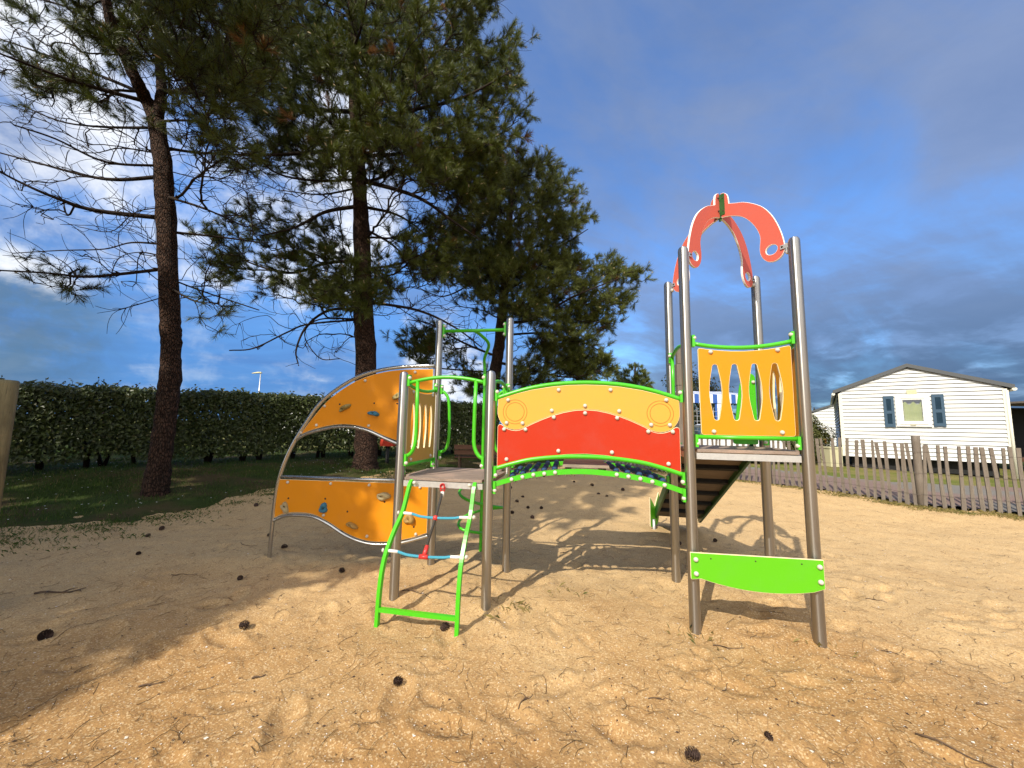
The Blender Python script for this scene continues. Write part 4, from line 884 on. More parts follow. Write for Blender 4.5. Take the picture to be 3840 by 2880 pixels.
# --- first pine: leaning trunk that forks, many bare limbs to the left
t = Tree(11, 7.1); t.tx = lambda z: -6.35
tk = [(333, 1092), (336, 1062), (345, 1000), (356, 920), (367, 820), (370, 740), (367, 684), (363, 580), (357, 424), (351, 346), (338, 262)]
e_ = t.line([at(x, y, t.Y) for x, y in tk], [.27, .20, .172, .163, .158, .157, .157, .155, .152, .148, .142])
f_ = t.line([t.pos[e_]] + [at(x, y, t.Y - .25 * i) for i, (x, y) in enumerate([(318, 220), (299, 182), (262, 104), (238, 40), (222, -60), (215, -240)])], [.125, .112, .10, .085, .066, .03], e_)
g_ = t.line([t.pos[e_]] + [at(x, y, t.Y + .2 * i) for i, (x, y) in enumerate([(346, 220), (349, 182), (342, 104), (348, 20), (356, -100), (362, -300)])], [.10, .09, .08, .07, .055, .025], e_)
for px, r0, dep in (([(333, 478), (208, 455), (130, 431), (52, 398), (-40, 350)], .055, -1.0), ([(326, 385), (255, 388), (183, 379), (78, 351), (-30, 322)], .050, .6), ([(337, 580), (260, 592), (183, 598), (104, 590), (-20, 583)], .040, -.8),
                    ([(326, 523), (285, 524), (225, 538), (130, 541), (29, 547)], .026, .9), ([(290, 228), (183, 183), (78, 146), (-30, 104)], .050, -1.5), ([(280, 190), (130, 130), (-40, 70)], .055, 1.0), ([(307, 282), (222, 274), (130, 262), (40, 225)], .036, 1.6),
                    ([(330, 360), (230, 350), (120, 300), (30, 270)], .03, -1.6), ([(345, 640), (290, 660), (262, 668)], .012, -.5), ([(375, 313), (443, 331), (574, 334)], .040, .8), ([(372, 420), (440, 450), (530, 490)], .026, -.8),
                    ([(384, 490), (483, 513), (560, 524)], .030, .6), ([(375, 590), (440, 630), (560, 670)], .022, .9), ([(374, 610), (420, 650), (470, 655)], .014, -.6), ([(350, 180), (440, 200), (520, 190)], .04, -1.2), ([(345, 100), (430, 80), (520, 90)], .05, .8), ([(240, 60), (160, 20), (60, -10)], .04, .4), ([(349, 260), (420, 262), (470, 290)], .03, -.9),
                    ([(337, 560), (300, 545), (255, 560), (235, 610)], .014, 1.2), ([(340, 440), (290, 460), (240, 500), (170, 490)], .016, 1.4), ([(335, 330), (260, 320), (190, 330), (90, 300)], .022, 2.0)):
    t.limb(px, r0 * .82, dep)
bare = [([(0, 330), (330, 400), (330, 520), (150, 500), (0, 470)], 60), ([(60, 540), (330, 520), (330, 610), (120, 640)], 34), ([(0, 90), (280, 200), (320, 360), (100, 330), (0, 260)], 80), ([(0, 20), (200, 60), (260, 160), (60, 140)], 40), ([(375, 300), (600, 320), (560, 470), (380, 420)], 60), ([(380, 480), (570, 500), (480, 660), (390, 640)], 26)]
bt = []
for poly, n in bare: bt += spread_targets(t, poly, n, 1.9)
t.grow(bt, .4, .4, False)
fol = [([(120, -60), (360, -60), (330, 60), (300, 150), (225, 110), (150, 50)], 260), ([(300, -80), (620, -80), (600, 60), (570, 150), (555, 255), (490, 245), (410, 195), (335, 130)], 760), ([(0, 155), (60, 130), (130, 150), (200, 185), (180, 205), (100, 200), (20, 190)], 70), ([(370, 235), (480, 240), (500, 300), (400, 290)], 46), ([(0, -40), (150, -60), (110, 30), (30, 25)], 40), ([(90, 560), (260, 580), (240, 640), (110, 620)], 14), ([(395, 610), (480, 640), (470, 690), (400, 660)], 8), ([(430, 300), (580, 320), (560, 370), (470, 350)], 30), ([(150, 160), (300, 220), (290, 260), (180, 220)], 20)]
ft = []
for poly, n in fol: ft += spread_targets(t, poly, n, 2.1, 5 if n > 20 else 2, .17)
t.grow(ft, .45, .35, True)
t.twigs(2600, .15, .70)
finish_tree(t, 'leaning pine with a forked trunk and bare black limbs, nearest the left edge', GP, needle=('needles', 50, (.11, .17), .0058), shoots=4, twig_r=.0062, rtip=.0055)

# --- second pine: straight trunk behind the climbing wall, big dark crown
t = Tree(12, 10.4); t.tx = lambda z: -4.0
tk = [(789, 1032), (789, 1006), (790, 960), (790, 762), (786, 690), (783, 560), (778, 424), (772, 320), (766, 200), (762, 60), (758, -120), (756, -320)]
t.line([at(x, y, t.Y) for x, y in tk], [.42, .32, .285, .265, .26, .23, .20, .185, .16, .14, .10, .04])
for px, r0, dep in (([(763, 447), (703, 458), (638, 491), (560, 510)], .060, -1.2), ([(765, 666), (716, 669), (664, 703), (640, 755), (645, 790)], .045, -.8), ([(690, 690), (658, 723), (690, 773), (735, 775)], .022, -.8), ([(668, 700), (620, 718), (549, 752), (495, 757)], .030, -1.2), ([(807, 653), (898, 669), (979, 705), (1040, 750)], .045, -.8),
                    ([(794, 393), (898, 424), (976, 476), (1040, 520)], .065, -1.5), ([(794, 440), (870, 470), (960, 540)], .05, 1.6), ([(764, 325), (648, 331), (540, 335), (430, 330)], .06, -1.2), ([(766, 250), (650, 230), (540, 180), (450, 130)], .07, 1.0), ([(775, 260), (880, 240), (1000, 210), (1110, 150)], .07, -1.2),
                    ([(780, 330), (900, 330), (1040, 310), (1120, 260)], .06, .8), ([(765, 120), (860, 60), (960, 10), (1030, -20)], .07, 1.2), ([(760, 100), (660, 60), (560, -20)], .06, -1.2), ([(770, 180), (760, 120), (780, 60), (800, -40)], .06, -2.4), ([(775, 300), (740, 290), (700, 250), (660, 200)], .05, -2.2), ([(775, 330), (820, 320), (880, 280), (900, 200)], .05, -2.4),
                    ([(768, 560), (700, 570), (620, 590), (520, 560), (440, 525)], .05, .6), ([(790, 580), (860, 570), (930, 540)], .035, -1.4), ([(790, 600), (740, 620), (700, 630)], .03, -1.6), ([(770, 380), (680, 390), (590, 370), (530, 300)], .04, -1.8), ([(790, 480), (860, 540), (900, 620)], .04, 1.4), ([(765, 400), (690, 420), (600, 410)], .035, 1.8)):
    t.limb(px, r0, dep, .014)
bt = []
for poly, n, Rr in (([(480, 300), (760, 330), (760, 470), (600, 440), (500, 380)], 110, 2.4), ([(790, 330), (1000, 400), (1000, 500), (880, 480), (800, 450)], 100, 2.6), ([(530, 620), (760, 640), (740, 780), (620, 770), (500, 755)], 70, 1.6), ([(800, 600), (1000, 640), (1040, 740), (900, 700), (820, 690)], 60, 2.0), ([(600, 450), (760, 470), (760, 640), (600, 640)], 60, 2.0), ([(800, 450), (980, 500), (960, 640), (810, 620)], 60, 2.2)): bt += spread_targets(t, poly, n, Rr)
t.grow(bt, .4, .4, False)
ft = []
for poly, n, Rr in (([(480, -80), (1060, -80), (1055, 40), (1010, 120), (1080, 90), (1125, 85), (1140, 160), (1112, 200), (1145, 262), (1105, 310), (1070, 380), (960, 330), (860, 320), (720, 325), (640, 300), (560, 255), (500, 180)], 2610, 2.9), ([(900, 330), (1080, 320), (1060, 420), (1000, 470), (950, 430)], 348, 2.2), ([(412, 530), (470, 480), (560, 455), (660, 470), (765, 520), (770, 650), (660, 660), (560, 625), (480, 605)], 319, 1.7), ([(690, 560), (830, 570), (860, 640), (760, 670), (690, 650)], 174, 1.9), ([(860, 500), (950, 475), (985, 520), (960, 600), (880, 590)], 174, 1.6), ([(470, 330), (560, 320), (600, 360), (520, 380)], 29, 2.0), ([(560, 240), (860, 300), (1000, 330), (1010, 430), (880, 400), (720, 385), (600, 340)], 420, 2.6), ([(640, 360), (690, 380), (670, 410)], 17, 1.5)): ft += spread_targets(t, poly, n, Rr, 6 if n > 30 else 3, .22)
t.grow(ft, .45, .35, True)
t.twigs(3400, .15, .70)
finish_tree(t, 'tall straight pine with a broad dark crown behind the orange climbing wall', GP, needle=('needles', 50, (.12, .19), .0072), shoots=5, twig_r=.0072, rtip=.0065)

# --- third pine: farther back, leaning trunk behind the platform posts
t = Tree(13, 14.5); t.tx = lambda z: -.6
tk = [(1006, 1010), (1014, 985), (1042, 930), (1062, 860), (1071, 793), (1081, 724), (1088, 640), (1096, 560), (1102, 450), (1112, 370), (1120, 345)]
t.line([at(x, y, t.Y) for x, y in tk], [.48, .36, .27, .24, .22, .20, .18, .16, .12, .06, .03])
for px, r0, dep in (([(1071, 770), (1000, 740), (930, 700), (880, 690)], .05, -1.0), ([(1071, 800), (1000, 800), (920, 790), (870, 760)], .04, .6), ([(1085, 700), (1150, 690), (1240, 640), (1340, 600)], .07, -1.6), ([(1085, 720), (1180, 720), (1260, 740), (1300, 760)], .05, .9), ([(1095, 600), (1160, 560), (1230, 520), (1270, 495)], .06, .8), ([(1095, 560), (1030, 520), (960, 500)], .05, -1.2), ([(1100, 480), (1160, 430), (1200, 390)], .05, -1.2), ([(1095, 580), (1040, 600), (960, 640), (900, 620)], .05, 1.4), ([(1078, 780), (1150, 800), (1230, 815), (1300, 800)], .04, -.7), ([(1090, 640), (1110, 620), (1140, 600), (1170, 570)], .05, -2.2), ([(1096, 600), (1080, 560), (1060, 500), (1030, 440)], .05, 1.8)):
    t.limb(px, r0, dep, .015)
bt = []
for poly, n, Rr in (([(860, 640), (1060, 660), (1060, 830), (930, 800), (870, 740)], 110, 2.4), ([(1090, 700), (1290, 740), (1320, 820), (1100, 830)], 90, 2.4)): bt += spread_targets(t, poly, n, Rr)
t.grow(bt, .4, .4, False)
ft = []
for poly, n, Rr in (([(1078, 335), (1120, 345), (1200, 340), (1212, 392), (1258, 430), (1266, 500), (1240, 560), (1180, 600), (1060, 600), (980, 560), (960, 500), (1010, 460), (1050, 400)], 1344, 3.0), ([(960, 540), (1250, 560), (1310, 560), (1385, 590), (1370, 640), (1315, 700), (1290, 745), (1200, 730), (1100, 690), (1000, 640), (900, 610)], 1248, 3.1), ([(852, 742), (900, 705), (960, 720), (1000, 760), (960, 800), (880, 772)], 144, 1.6), ([(1150, 730), (1290, 750), (1325, 800), (1240, 810)], 216, 2.0), ([(1000, 800), (1080, 800), (1060, 850), (1000, 840)], 72, 1.6), ([(1100, 770), (1330, 790), (1330, 850), (1100, 850)], 264, 2.2)): ft += spread_targets(t, poly, n, Rr, 6 if n > 30 else 3, .22)
t.grow(ft, .45, .35, True)
t.twigs(500, .2, .5)
finish_tree(t, 'dense rounded pine standing beyond the low platform, tips spreading over the bridge', GP, needle=('needles_far', 44, (.13, .20), .0095), shoots=5, sl=(.2, .4), twig_r=.006, rtip=.0065)

# --- small pine far behind the right half of the bridge
t = Tree(14, 22.0); t.tx = lambda z: 7.0
t.line([at(1372, y, 22.0) for y in (955, 940, 900, 850, 815, 790)], [.22, .2, .17, .12, .08, .03])
ft = spread_targets(t, [(1318, 880), (1328, 815), (1350, 795), (1385, 792), (1408, 830), (1415, 880)], 170, 1.5)
t.grow(ft, .45, .35, True)
finish_tree(t, 'small round-topped pine peeping over the right end of the bridge rail', GP, needle=('needles_far', 44, (.15, .22), .014), shoots=5, sl=(.2, .4), buds=False, rtip=.008)

# --- pines outside the frame on the left that shade the sand
def free_pine(seed, x, y, h, R0, zlo, n, label, shoots=6, Rf=None):
    t = Tree(seed, y); z0 = float(terrain(x, y)); t.tx = lambda z: x
    t.line([np.array([x + .05 * math.sin(k), y + .05 * math.cos(2 * k), z0 - .3 + (h + .3) * k / 6]) for k in range(7)], [.26, .22, .2, .17, .13, .09, .03])
    pts = []
    for _ in range(n):
        z = zlo + (h - zlo) * t.r.random() ** .8; 
        if Rf is not None and z < 6.4 and t.r.random() < .55: continue
        rr = (R0 * (1 - ((z - zlo) / (h - zlo + .4)) ** 2) ** .5 if Rf is None else Rf(z)) * t.r.random() ** .45; a = t.r.uniform(0, 6.283)
        pts.append([x + rr * math.cos(a), y + rr * math.sin(a), z + .5 * t.r.random()])
    t.grow(pts, .45, .35, True); t.twigs(150, .2, .5)
    return finish_tree(t, label, 'pines outside the left of the view', needle=('needles', 34, (.14, .22), .032), shoots=shoots, sl=(.2, .42), buds=False)
free_pine(21, -9.15, -2.25, 9.5, 3.3, 2.0, 1500, 'tall broad pine out of view behind the left edge that shades the foreground sand')
free_pine(22, -5.75, .75, 12.5, 1.9, 3.6, 1300, 'tall pine out of view on the left that dapples the climbing wall', Rf=lambda z: 1.7 if z < 6.4 else (1.9 if z < 8 else 2.9))
free_pine(23, -12.2, .6, 10.5, 3.5, 2.4, 760, 'tallest pine out of view at far left, its shade lying on the lawn')
free_pine(24, -15.5, 3.6, 9.0, 3.2, 2.2, 420, 'spreading pine out of view beyond the left end of the hedge')

# ------------------------------------------------------------------ hedge
def leaf_mesh(name, P, Nrm, L, wd, r, mats, droop=.6):
    k = len(P); dn = np.tile([0, 0, -1.0], (k, 1)) * droop + r.normal(0, .75, (k, 3)); Nn = Nrm + r.normal(0, .55, (k, 3)); Nn /= np.linalg.norm(Nn, axis=1)[:, None] + 1e-9
    d = dn - Nn * (dn * Nn).sum(1)[:, None]; d /= np.linalg.norm(d, axis=1)[:, None] + 1e-9; s_ = np.cross(Nn, d); L = L[:, None]; w = L * wd
    fold = Nn * L * .10
    V = np.stack([P, P + d * L * .42 + s_ * w + fold, P + d * L, P + d * L * .42 - s_ * w + fold], 1)
    F = np.arange(k * 4).reshape(-1, 4); F = np.stack([F[:, [0, 1, 2]], F[:, [0, 2, 3]]], 1).reshape(-1, 3)
    return fast_mesh(name, V.reshape(-1, 3), F, mats)
r = np.random.default_rng(31)
HP = np.array([(-19.0, 4.6), (-14.5, 6.6), (-10.3, 8.2), (-5.7, 11.6), (-2.2, 13.7), (-.7, 14.4)])
hseg = np.diff(HP, axis=0); hl = np.linalg.norm(hseg, axis=1); hc = np.concatenate([[0], np.cumsum(hl)])
def hedge_pt(s_):
    s_ = np.asarray(s_); i = np.clip(np.searchsorted(hc, s_) - 1, 0, len(hl) - 1); t = ((s_ - hc[i]) / hl[i])[:, None]; d = hseg[i] / hl[i][:, None]
    return HP[i] + hseg[i] * t, d, np.stack([d[:, 1], -d[:, 0]], 1)
n = 95000; s_ = r.uniform(0, hc[-1], n); c, d, nn = hedge_pt(s_); base = terrain(c[:, 0], c[:, 1])
htop = 1.76 + .10 * vnoise(s_ * 1.1, s_ * 0 + .5, 41) + .06 * vnoise(s_ * 4, s_ * 0 + .5, 42)
face = r.random(n); u = np.where(face < .60, .62 + r.normal(0, .07, n) + .12 * vnoise(s_ * 1.3, face * 9, 43), r.uniform(-.6, .65, n))
zz = np.where(face < .60, .18 + (htop - .20) * r.random(n) ** .70, np.where(face < .80, htop + r.normal(0, .05, n), .45 + (htop - .5) * r.random(n)))
gap = vnoise(s_ * .9, s_ * 0 + .3, 44); kp = ~((zz < .16 + .75 * np.maximum(gap, 0)) & (r.random(n) < .95))
P = np.stack([c[:, 0] + nn[:, 0] * u, c[:, 1] + nn[:, 1] * u, base + zz], 1)[kp]; Nr = np.stack([nn[:, 0], nn[:, 1], np.where(face >= .60, 1.2, .25)], 1)[kp]
hroot = empty('hedge', (float(c[0, 0]), float(c[0, 1]), float(base[0])), 'long clipped dark green hedge closing the grass on the left', 'hedge')
ORG = ORIG[hroot]
put('foliage', leaf_mesh('foliage', P - ORG, Nr, r.uniform(.075, .125, len(P)), .27, r, [M['hedge_leaf']]), hroot)
nst = 40
for i in range(nst):
    s0 = hc[-1] * (i + r.random()) / nst; c0, d0, n0 = hedge_pt(np.array([s0])); b0 = float(terrain(c0[0, 0], c0[0, 1])); q = np.array([c0[0, 0], c0[0, 1], b0])
    for k_ in range(3):
        a = r.uniform(0, 6.28); mb.tube([q - UPZ * .1, q + A2(.1 * math.cos(a), .1 * math.sin(a), .35), q + A2(.35 * math.cos(a), .3 * math.sin(a), .95)], [.05, .028, .012], 6, caps=False)
    build(mb, 'stem', M['twig'], hroot)

sp_s = r.uniform(0, hc[-1], 90); c, d, nn = hedge_pt(sp_s); mb = MB(); LP, LN = [], []
for i in range(90):                                  # young shoots standing above the clipped top
    b0 = np.array([c[i, 0] + nn[i, 0] * r.uniform(-.4, .5), c[i, 1] + nn[i, 1] * r.uniform(-.4, .5), float(terrain(c[i, 0], c[i, 1])) + 1.72]); h = r.uniform(.10, .30); tp = b0 + A2(r.normal(0, .05), r.normal(0, .05), h)
    mb.tube([b0, tp], [.004, .0025], 4, caps=False)
    for q in range(7): LP.append(b0 + (tp - b0) * (q + 1) / 7); LN.append(A2(r.normal(), r.normal(), .8))
mb_m = mb.mesh('shoots', [M['twig']], ORG); put('shoots', mb_m, hroot)
put('young_leaves', leaf_mesh('young_leaves', np.array(LP) - ORG, np.array(LN), r.uniform(.05, .09, len(LP)), .28, r, [M['bush_leaf']], -.4), hroot)

# ------------------------------------------------------------------ turf, flowers, dry tufts
def blades(name, P, h, wd, r, mats, lean=.5):
    k = len(P); a = r.uniform(0, 6.283, k); d = np.stack([np.cos(a), np.sin(a), 0 * a], 1); s_ = np.stack([-np.sin(a), np.cos(a), 0 * a], 1); h = h[:, None]
    l_ = r.uniform(.1, 1, (k, 1)) * lean
    V = np.stack([P - s_ * wd, P + s_ * wd, P + d * h * l_ * .45 + UPZ * h * .62 + s_ * wd * .6, P + d * h * l_ * 1.1 + UPZ * h * (1 - .25 * l_)], 1).reshape(-1, 3)
    i = np.arange(k)[:, None] * 4; F = np.concatenate([i + [[0, 1, 2]], i + [[0, 2, 3]]], 1).reshape(-1, 3)
    return fast_mesh(name, V, F, mats)
r = np.random.default_rng(41)
n = 230000; x = r.uniform(-15, 3.5, n); y = r.uniform(2.5, 14.5, n)
ed = edge_d(x, y) + .5 * vnoise(x * 1.6, y * 1.6, 11) + .35 * vnoise(x * 4, y * 4, 12); den_ = vnoise(x * 1.1, y * 1.1, 51) + .6 * vnoise(x * 3.5, y * 3.5, 52)
bare_ = np.exp(-(((x + 6.2) / 1.3) ** 2 + ((y - 6.7) / .9) ** 2)) + np.exp(-(((x + 3.9) / .9) ** 2 + ((y - 9.9) / .7) ** 2))
ok = (ed > -.15) & ~right_of_fence(x, y) & (r.random(n) < np.clip(.75 + 1.4 * den_ - .9 * bare_, .05, 1)) & (np.abs(x) < 1.45 * y + .5)
x, y, den_ = x[ok], y[ok], den_[ok]; z = np.maximum(lawn_z(x, y), sand_z(x, y, False) * (edge_d(x, y) < .9) - 9 * (edge_d(x, y) >= .9)) - .006
o = put('lawn_grass', blades('lawn_grass', np.stack([x, y, z], 1), r.uniform(.025, .075, len(x)) * (1 + .5 * den_), .0035, r, [M['grass']])); tag(o, kind='stuff')
# sparse runners of grass straying on to the sand, and dry tufts at post feet and along the fence
cl = []
for _ in range(420):
    a = r.uniform(-8, 1.5); e0 = np.interp(a, EX, EY) - abs(r.normal(0, .75)); cl.append((a, e0, r.uniform(.05, .28), int(r.uniform(8, 50)), 0))
for _ in range(260):
    i = r.integers(0, len(FENCE) - 1); q = FENCE[i] + (FENCE[i + 1] - FENCE[i]) * r.random(); cl.append((q[0] - .12 + r.normal(0, .12), q[1] - .15 + r.normal(0, .12), .10, 22, 1))
PT_, HT_, KD = [], [], []
for cx, cy, rad_, nn_, kd in cl:
    px = cx + r.normal(0, rad_, nn_); py = cy + r.normal(0, rad_ * .6, nn_); PT_.append(np.stack([px, py, sand_z(px, py, False) - .005], 1)); HT_.append(r.uniform(.02, .07, nn_) if kd == 0 else r.uniform(.04, .13, nn_)); KD.append(np.full(nn_, kd))
PT_, HT_, KD = np.concatenate(PT_), np.concatenate(HT_), np.concatenate(KD)
o = put('stray_grass', blades('stray_grass', PT_[KD == 0], HT_[KD == 0] * .8, .0022, r, [M['grass']], 1.2)); tag(o, kind='stuff')
cl2 = []
for cx, cy in ((2.19, 2.84), (1.40, 2.98), (-.10, 3.22), (.1, 3.3), (.5, 3.65)):
    nn_ = 18; px = cx + r.normal(0, .09, nn_); py = cy + r.normal(0, .07, nn_); cl2.append(np.stack([px, py, sand_z(px, py) - .004], 1))
P2 = np.concatenate([PT_[KD == 1]] + cl2); o = put('dry_grass', blades('dry_grass', P2, r.uniform(.02, .07, len(P2)), .0013, r, [M['dry_grass']], 1.5)); tag(o, kind='stuff')
n = 420; x = r.uniform(-10, -1, n); y = r.uniform(5.5, 12.5, n); ok = (edge_d(x, y) > .3) & (vnoise(x * .6, y * .6, 61) > -.05); x, y = x[ok], y[ok]; z = terrain(x, y) + .075; k = len(x)
ang = np.arange(7) * 2 * math.pi / 7; rad_ = r.uniform(.008, .014, k); V = np.concatenate([np.stack([x, y, z + .004], 1)[:, None], np.stack([x[:, None] + rad_[:, None] * np.cos(ang), y[:, None] + rad_[:, None] * np.sin(ang), np.repeat(z[:, None], 7, 1)], 2)], 1).reshape(-1, 3)
i = np.arange(k)[:, None, None] * 8; j = np.arange(7)[None, :, None]; F = np.concatenate([i + 0 * j, i + 1 + j, i + 1 + (j + 1) % 7], 2).reshape(-1, 3)
o = put('daisies', fast_mesh('daisies', V, F, M['petal'])); tag(o, kind='stuff')

# ------------------------------------------------------------------ litter on the sand
def vis_xy(n, r, ymax=9.0, pw=1.8):                  # more of them close to the camera, as they are seen
    y = .9 + (ymax - .9) * r.random(n) ** pw; x = r.uniform(-1.4, 1.4, n) * (y + .4); ok = (edge_d(x, y) < .4) & ~right_of_fence(x, y + .15); return x[ok], y[ok]
x, y = vis_xy(5600, r); k = len(x); L = r.uniform(.03, .13, k) * np.where(r.random(k) < .12, 1.6, 1); a = r.uniform(0, 6.283, k); cv = r.normal(0, 1.3, k); m = 4; pts = []
px, py = x.copy(), y.copy()
for q in range(m + 1): pts.append(np.stack([px, py], 1)); aa = a + cv * (q / m - .5); px = px + np.cos(aa) * L / m; py = py + np.sin(aa) * L / m
pts = np.stack(pts, 1); Zs = sand_z(pts[..., 0].ravel(), pts[..., 1].ravel()).reshape(k, m + 1); lift = r.uniform(.001, .012, (k, 1)) * (1 + r.normal(0, .5, (k, m + 1))); Zs = Zs + np.abs(lift)
wd = r.uniform(.0006, .0014, k)[:, None, None]; tg = np.gradient(pts, axis=1); tg /= np.linalg.norm(tg, axis=2)[..., None]; nr = np.stack([-tg[..., 1], tg[..., 0]], 2)
A_ = np.concatenate([pts + nr * wd, Zs[..., None]], 2); B_ = np.concatenate([pts - nr * wd, Zs[..., None]], 2); C_ = np.concatenate([pts, Zs[..., None] + wd * 1.6], 2)
V = np.stack([A_, C_, B_], 2).reshape(-1, 3); i = (np.arange(k)[:, None] * (m + 1) + np.arange(m)[None]).reshape(-1, 1) * 3
F = np.concatenate([i + [[0, 1, 4, 3]], i + [[1, 2, 5, 4]]], 0); o = put('needle_litter', fast_mesh('needle_litter', V, F, M['litter'])); tag(o, kind='stuff')
x, y = vis_xy(9500, r, 7.5, 1.9); k = len(x); z = sand_z(x, y) + .002; a = r.uniform(0, 6.283, k); sz = r.uniform(.0015, .0045, k) * np.where(r.random(k) < .05, 2.2, 1)
V = np.stack([np.stack([x + sz * np.cos(a + q) * (1.3 if i_ % 2 else .7), y + sz * np.sin(a + q), z + (.002 if i_ % 2 else .0)], 1) for i_, q in enumerate((0, 1.5, 3.1, 4.7))], 1).reshape(-1, 3)
o = put('shell_fragments', fast_mesh('shell_fragments', V, np.arange(k * 4).reshape(-1, 4), M['shell'])); tag(o, kind='stuff')
# crumbs of bark and dark chips
x, y = vis_xy(2600, r, 9.0, 1.7); k = len(x); z = sand_z(x, y) + .003; a = r.uniform(0, 6.283, k); sz = r.uniform(.002, .008, k)
V = np.stack([np.stack([x + sz * np.cos(a + q) * (1.5 if i_ % 2 else .6), y + sz * np.sin(a + q) * (1.5 if i_ % 2 else .6), z + (.004 if i_ == 0 else 0)], 1) for i_, q in enumerate((0, 1.3, 3.1, 4.5))], 1).reshape(-1, 3)
o = put('bark_chips', fast_mesh('bark_chips', V, np.arange(k * 4).reshape(-1, 4), M['cone'])); tag(o, kind='stuff')

# pine cones: one mesh of overlapping scales, copied
def cone_mesh():
    mb = MB(); mb.lathe([(.004, -.030), (.014, -.022), (.018, -.008), (.015, .010), (.008, .026), (.002, .034)], (0, 0, 0), UPZ, 8)
    for i in range(64):
        f = i / 63; a = i * 2.39996; z = -.030 + .066 * f; rr_ = .026 * math.sin(math.pi * (.10 + .86 * f)) ** .75 + .003; tilt = .9 * (1 - f) - .1
        d = np.array([math.cos(a), math.sin(a), 0]); s_ = np.array([-math.sin(a), math.cos(a), 0]); c = d * rr_ * .45 + UPZ * z; tip = d * (rr_ + .006) + UPZ * (z + .010 - .006 * tilt)
        mb.add([c - s_ * .003, c + s_ * .003, tip + s_ * .0075, tip - s_ * .0075, tip + UPZ * .0035 + d * .002 + s_ * .004, tip + UPZ * .0035 + d * .002 - s_ * .004], ((0, 1, 2, 3), (3, 2, 4, 5), (0, 3, 5), (1, 4, 2)))
    return mb.mesh('pine_cone', [M['cone']])
CONE = cone_mesh()
def cone(px, py, s, label, group='pine cones lying on the sand', zz=None):
    p = atz(px, py, 0.0)
    for _ in range(4): p = atz(px, py, float(sand_z(np.array([p[0]]), np.array([p[1]]))[0]))
    o = put('pine_cone', CONE); q = np.random.default_rng(int(px * 7 + py)); o.location = (p[0], p[1], p[2] + .020 * s); o.rotation_euler = (R(80 + q.uniform(-20, 20)), R(q.uniform(-30, 30)), q.uniform(0, 6.28)); s *= .88; o.scale = (s, s, s)
    tag(o, label, 'pine cone', group); return o
cone(958, 1361, 1.0, 'dark pine cone beside the foot of the right ladder rail'); cone(1500, 1639, .95, 'large pine cone at the bottom edge of the picture'); cone(94, 1380, 1.15, 'large pine cone alone on shaded sand at far left')
cone(524, 1356, .95, 'pine cone at the edge of the tree shade, left of the ladder'); cone(741, 1148, .9, 'pine cone on sunlit sand just left of the front left post'); cone(740, 1236, .85, 'pine cone half sunk between the climbing wall foot and the ladder')
cone(612, 1185, 1.0, 'pine cone just right of the climbing wall foot'); cone(583, 1158, .8, 'small pine cone just behind the climbing wall foot'); cone(1659, 1594, .6, 'small cone near the bottom edge, right of the large one')
cone(1468, 1177, .9, 'pine cone in the bridge shadow in front of the tower back left post'); cone(1545, 1170, .8, 'pine cone in shadow beneath the tower'); cone(348, 1145, .95, 'left one of two pine cones close together at the sand edge'); cone(318, 1160, .8, 'right hand low cone of the pair near the sand edge')
cone(300, 1198, .7, 'small cone on shaded sand below the nearest pine'); cone(553, 1094, 1.1, 'cone on bare sand below the grass edge, left of the climbing wall'); cone(605, 1106, .9, 'cone on bare sand seen under the lower climbing panel')
cone(857, 1477, .8, 'reddish cone fragment on open sand below the ladder'); cone(519, 1252, .75, 'cone in the shaded sand between the timber post and the ladder')
bg_c = [(1160, 1020), (1175, 1030), (1113, 1040), (1104, 1055), (1200, 1022), (1190, 1061), (1130, 1075), (1292, 1070), (1310, 1074), (1140, 1098), (1170, 1099), (1118, 1085), (1222, 1060), (1240, 1042), (1150, 1120), (1280, 1050), (1345, 1060), (1105, 1110), (1090, 1065)]
for px, py in bg_c: cone(px, py, np.random.default_rng(px).uniform(.8, 1.2), 'small dark pine cone in the tree shade seen below the arched bridge', 'cones in the shade beyond the bridge')

# twigs and sticks
def twig(px, py, ln, ang, label, fork=0, th=.005, curl=.2):
    p = atz(px, py, 0.0); q = np.random.default_rng(int(px * 3 + py)); mb = MB(); pts = []; a = ang; x, y = p[0], p[1]
    for i in range(8): pts.append([x, y, float(sand_z(np.array([x]), np.array([y]))[0]) + th * (1.2 + .8 * math.sin(i))]); x += math.cos(a) * ln / 7; y += math.sin(a) * ln / 7; a += curl * q.normal()
    mb.tube(pts, np.linspace(th, th * .45, 8), 6)
    for k_ in range(fork):
        i = 2 + k_ * 2 % 5; b0 = np.array(pts[i]); aa = ang + (1 if k_ % 2 else -1) * q.uniform(.6, 1.1); e0 = b0 + A2(math.cos(aa), math.sin(aa), .12) * ln * q.uniform(.25, .45); mb.tube([b0, (b0 + e0) / 2 + UPZ * .006, e0], [th * .7, th * .55, th * .3], 5)
    o = build(mb, 'twig', M['twig_fallen'], None, pts[0]); return tag(o, label, 'twig', 'twigs and sticks on the sand')
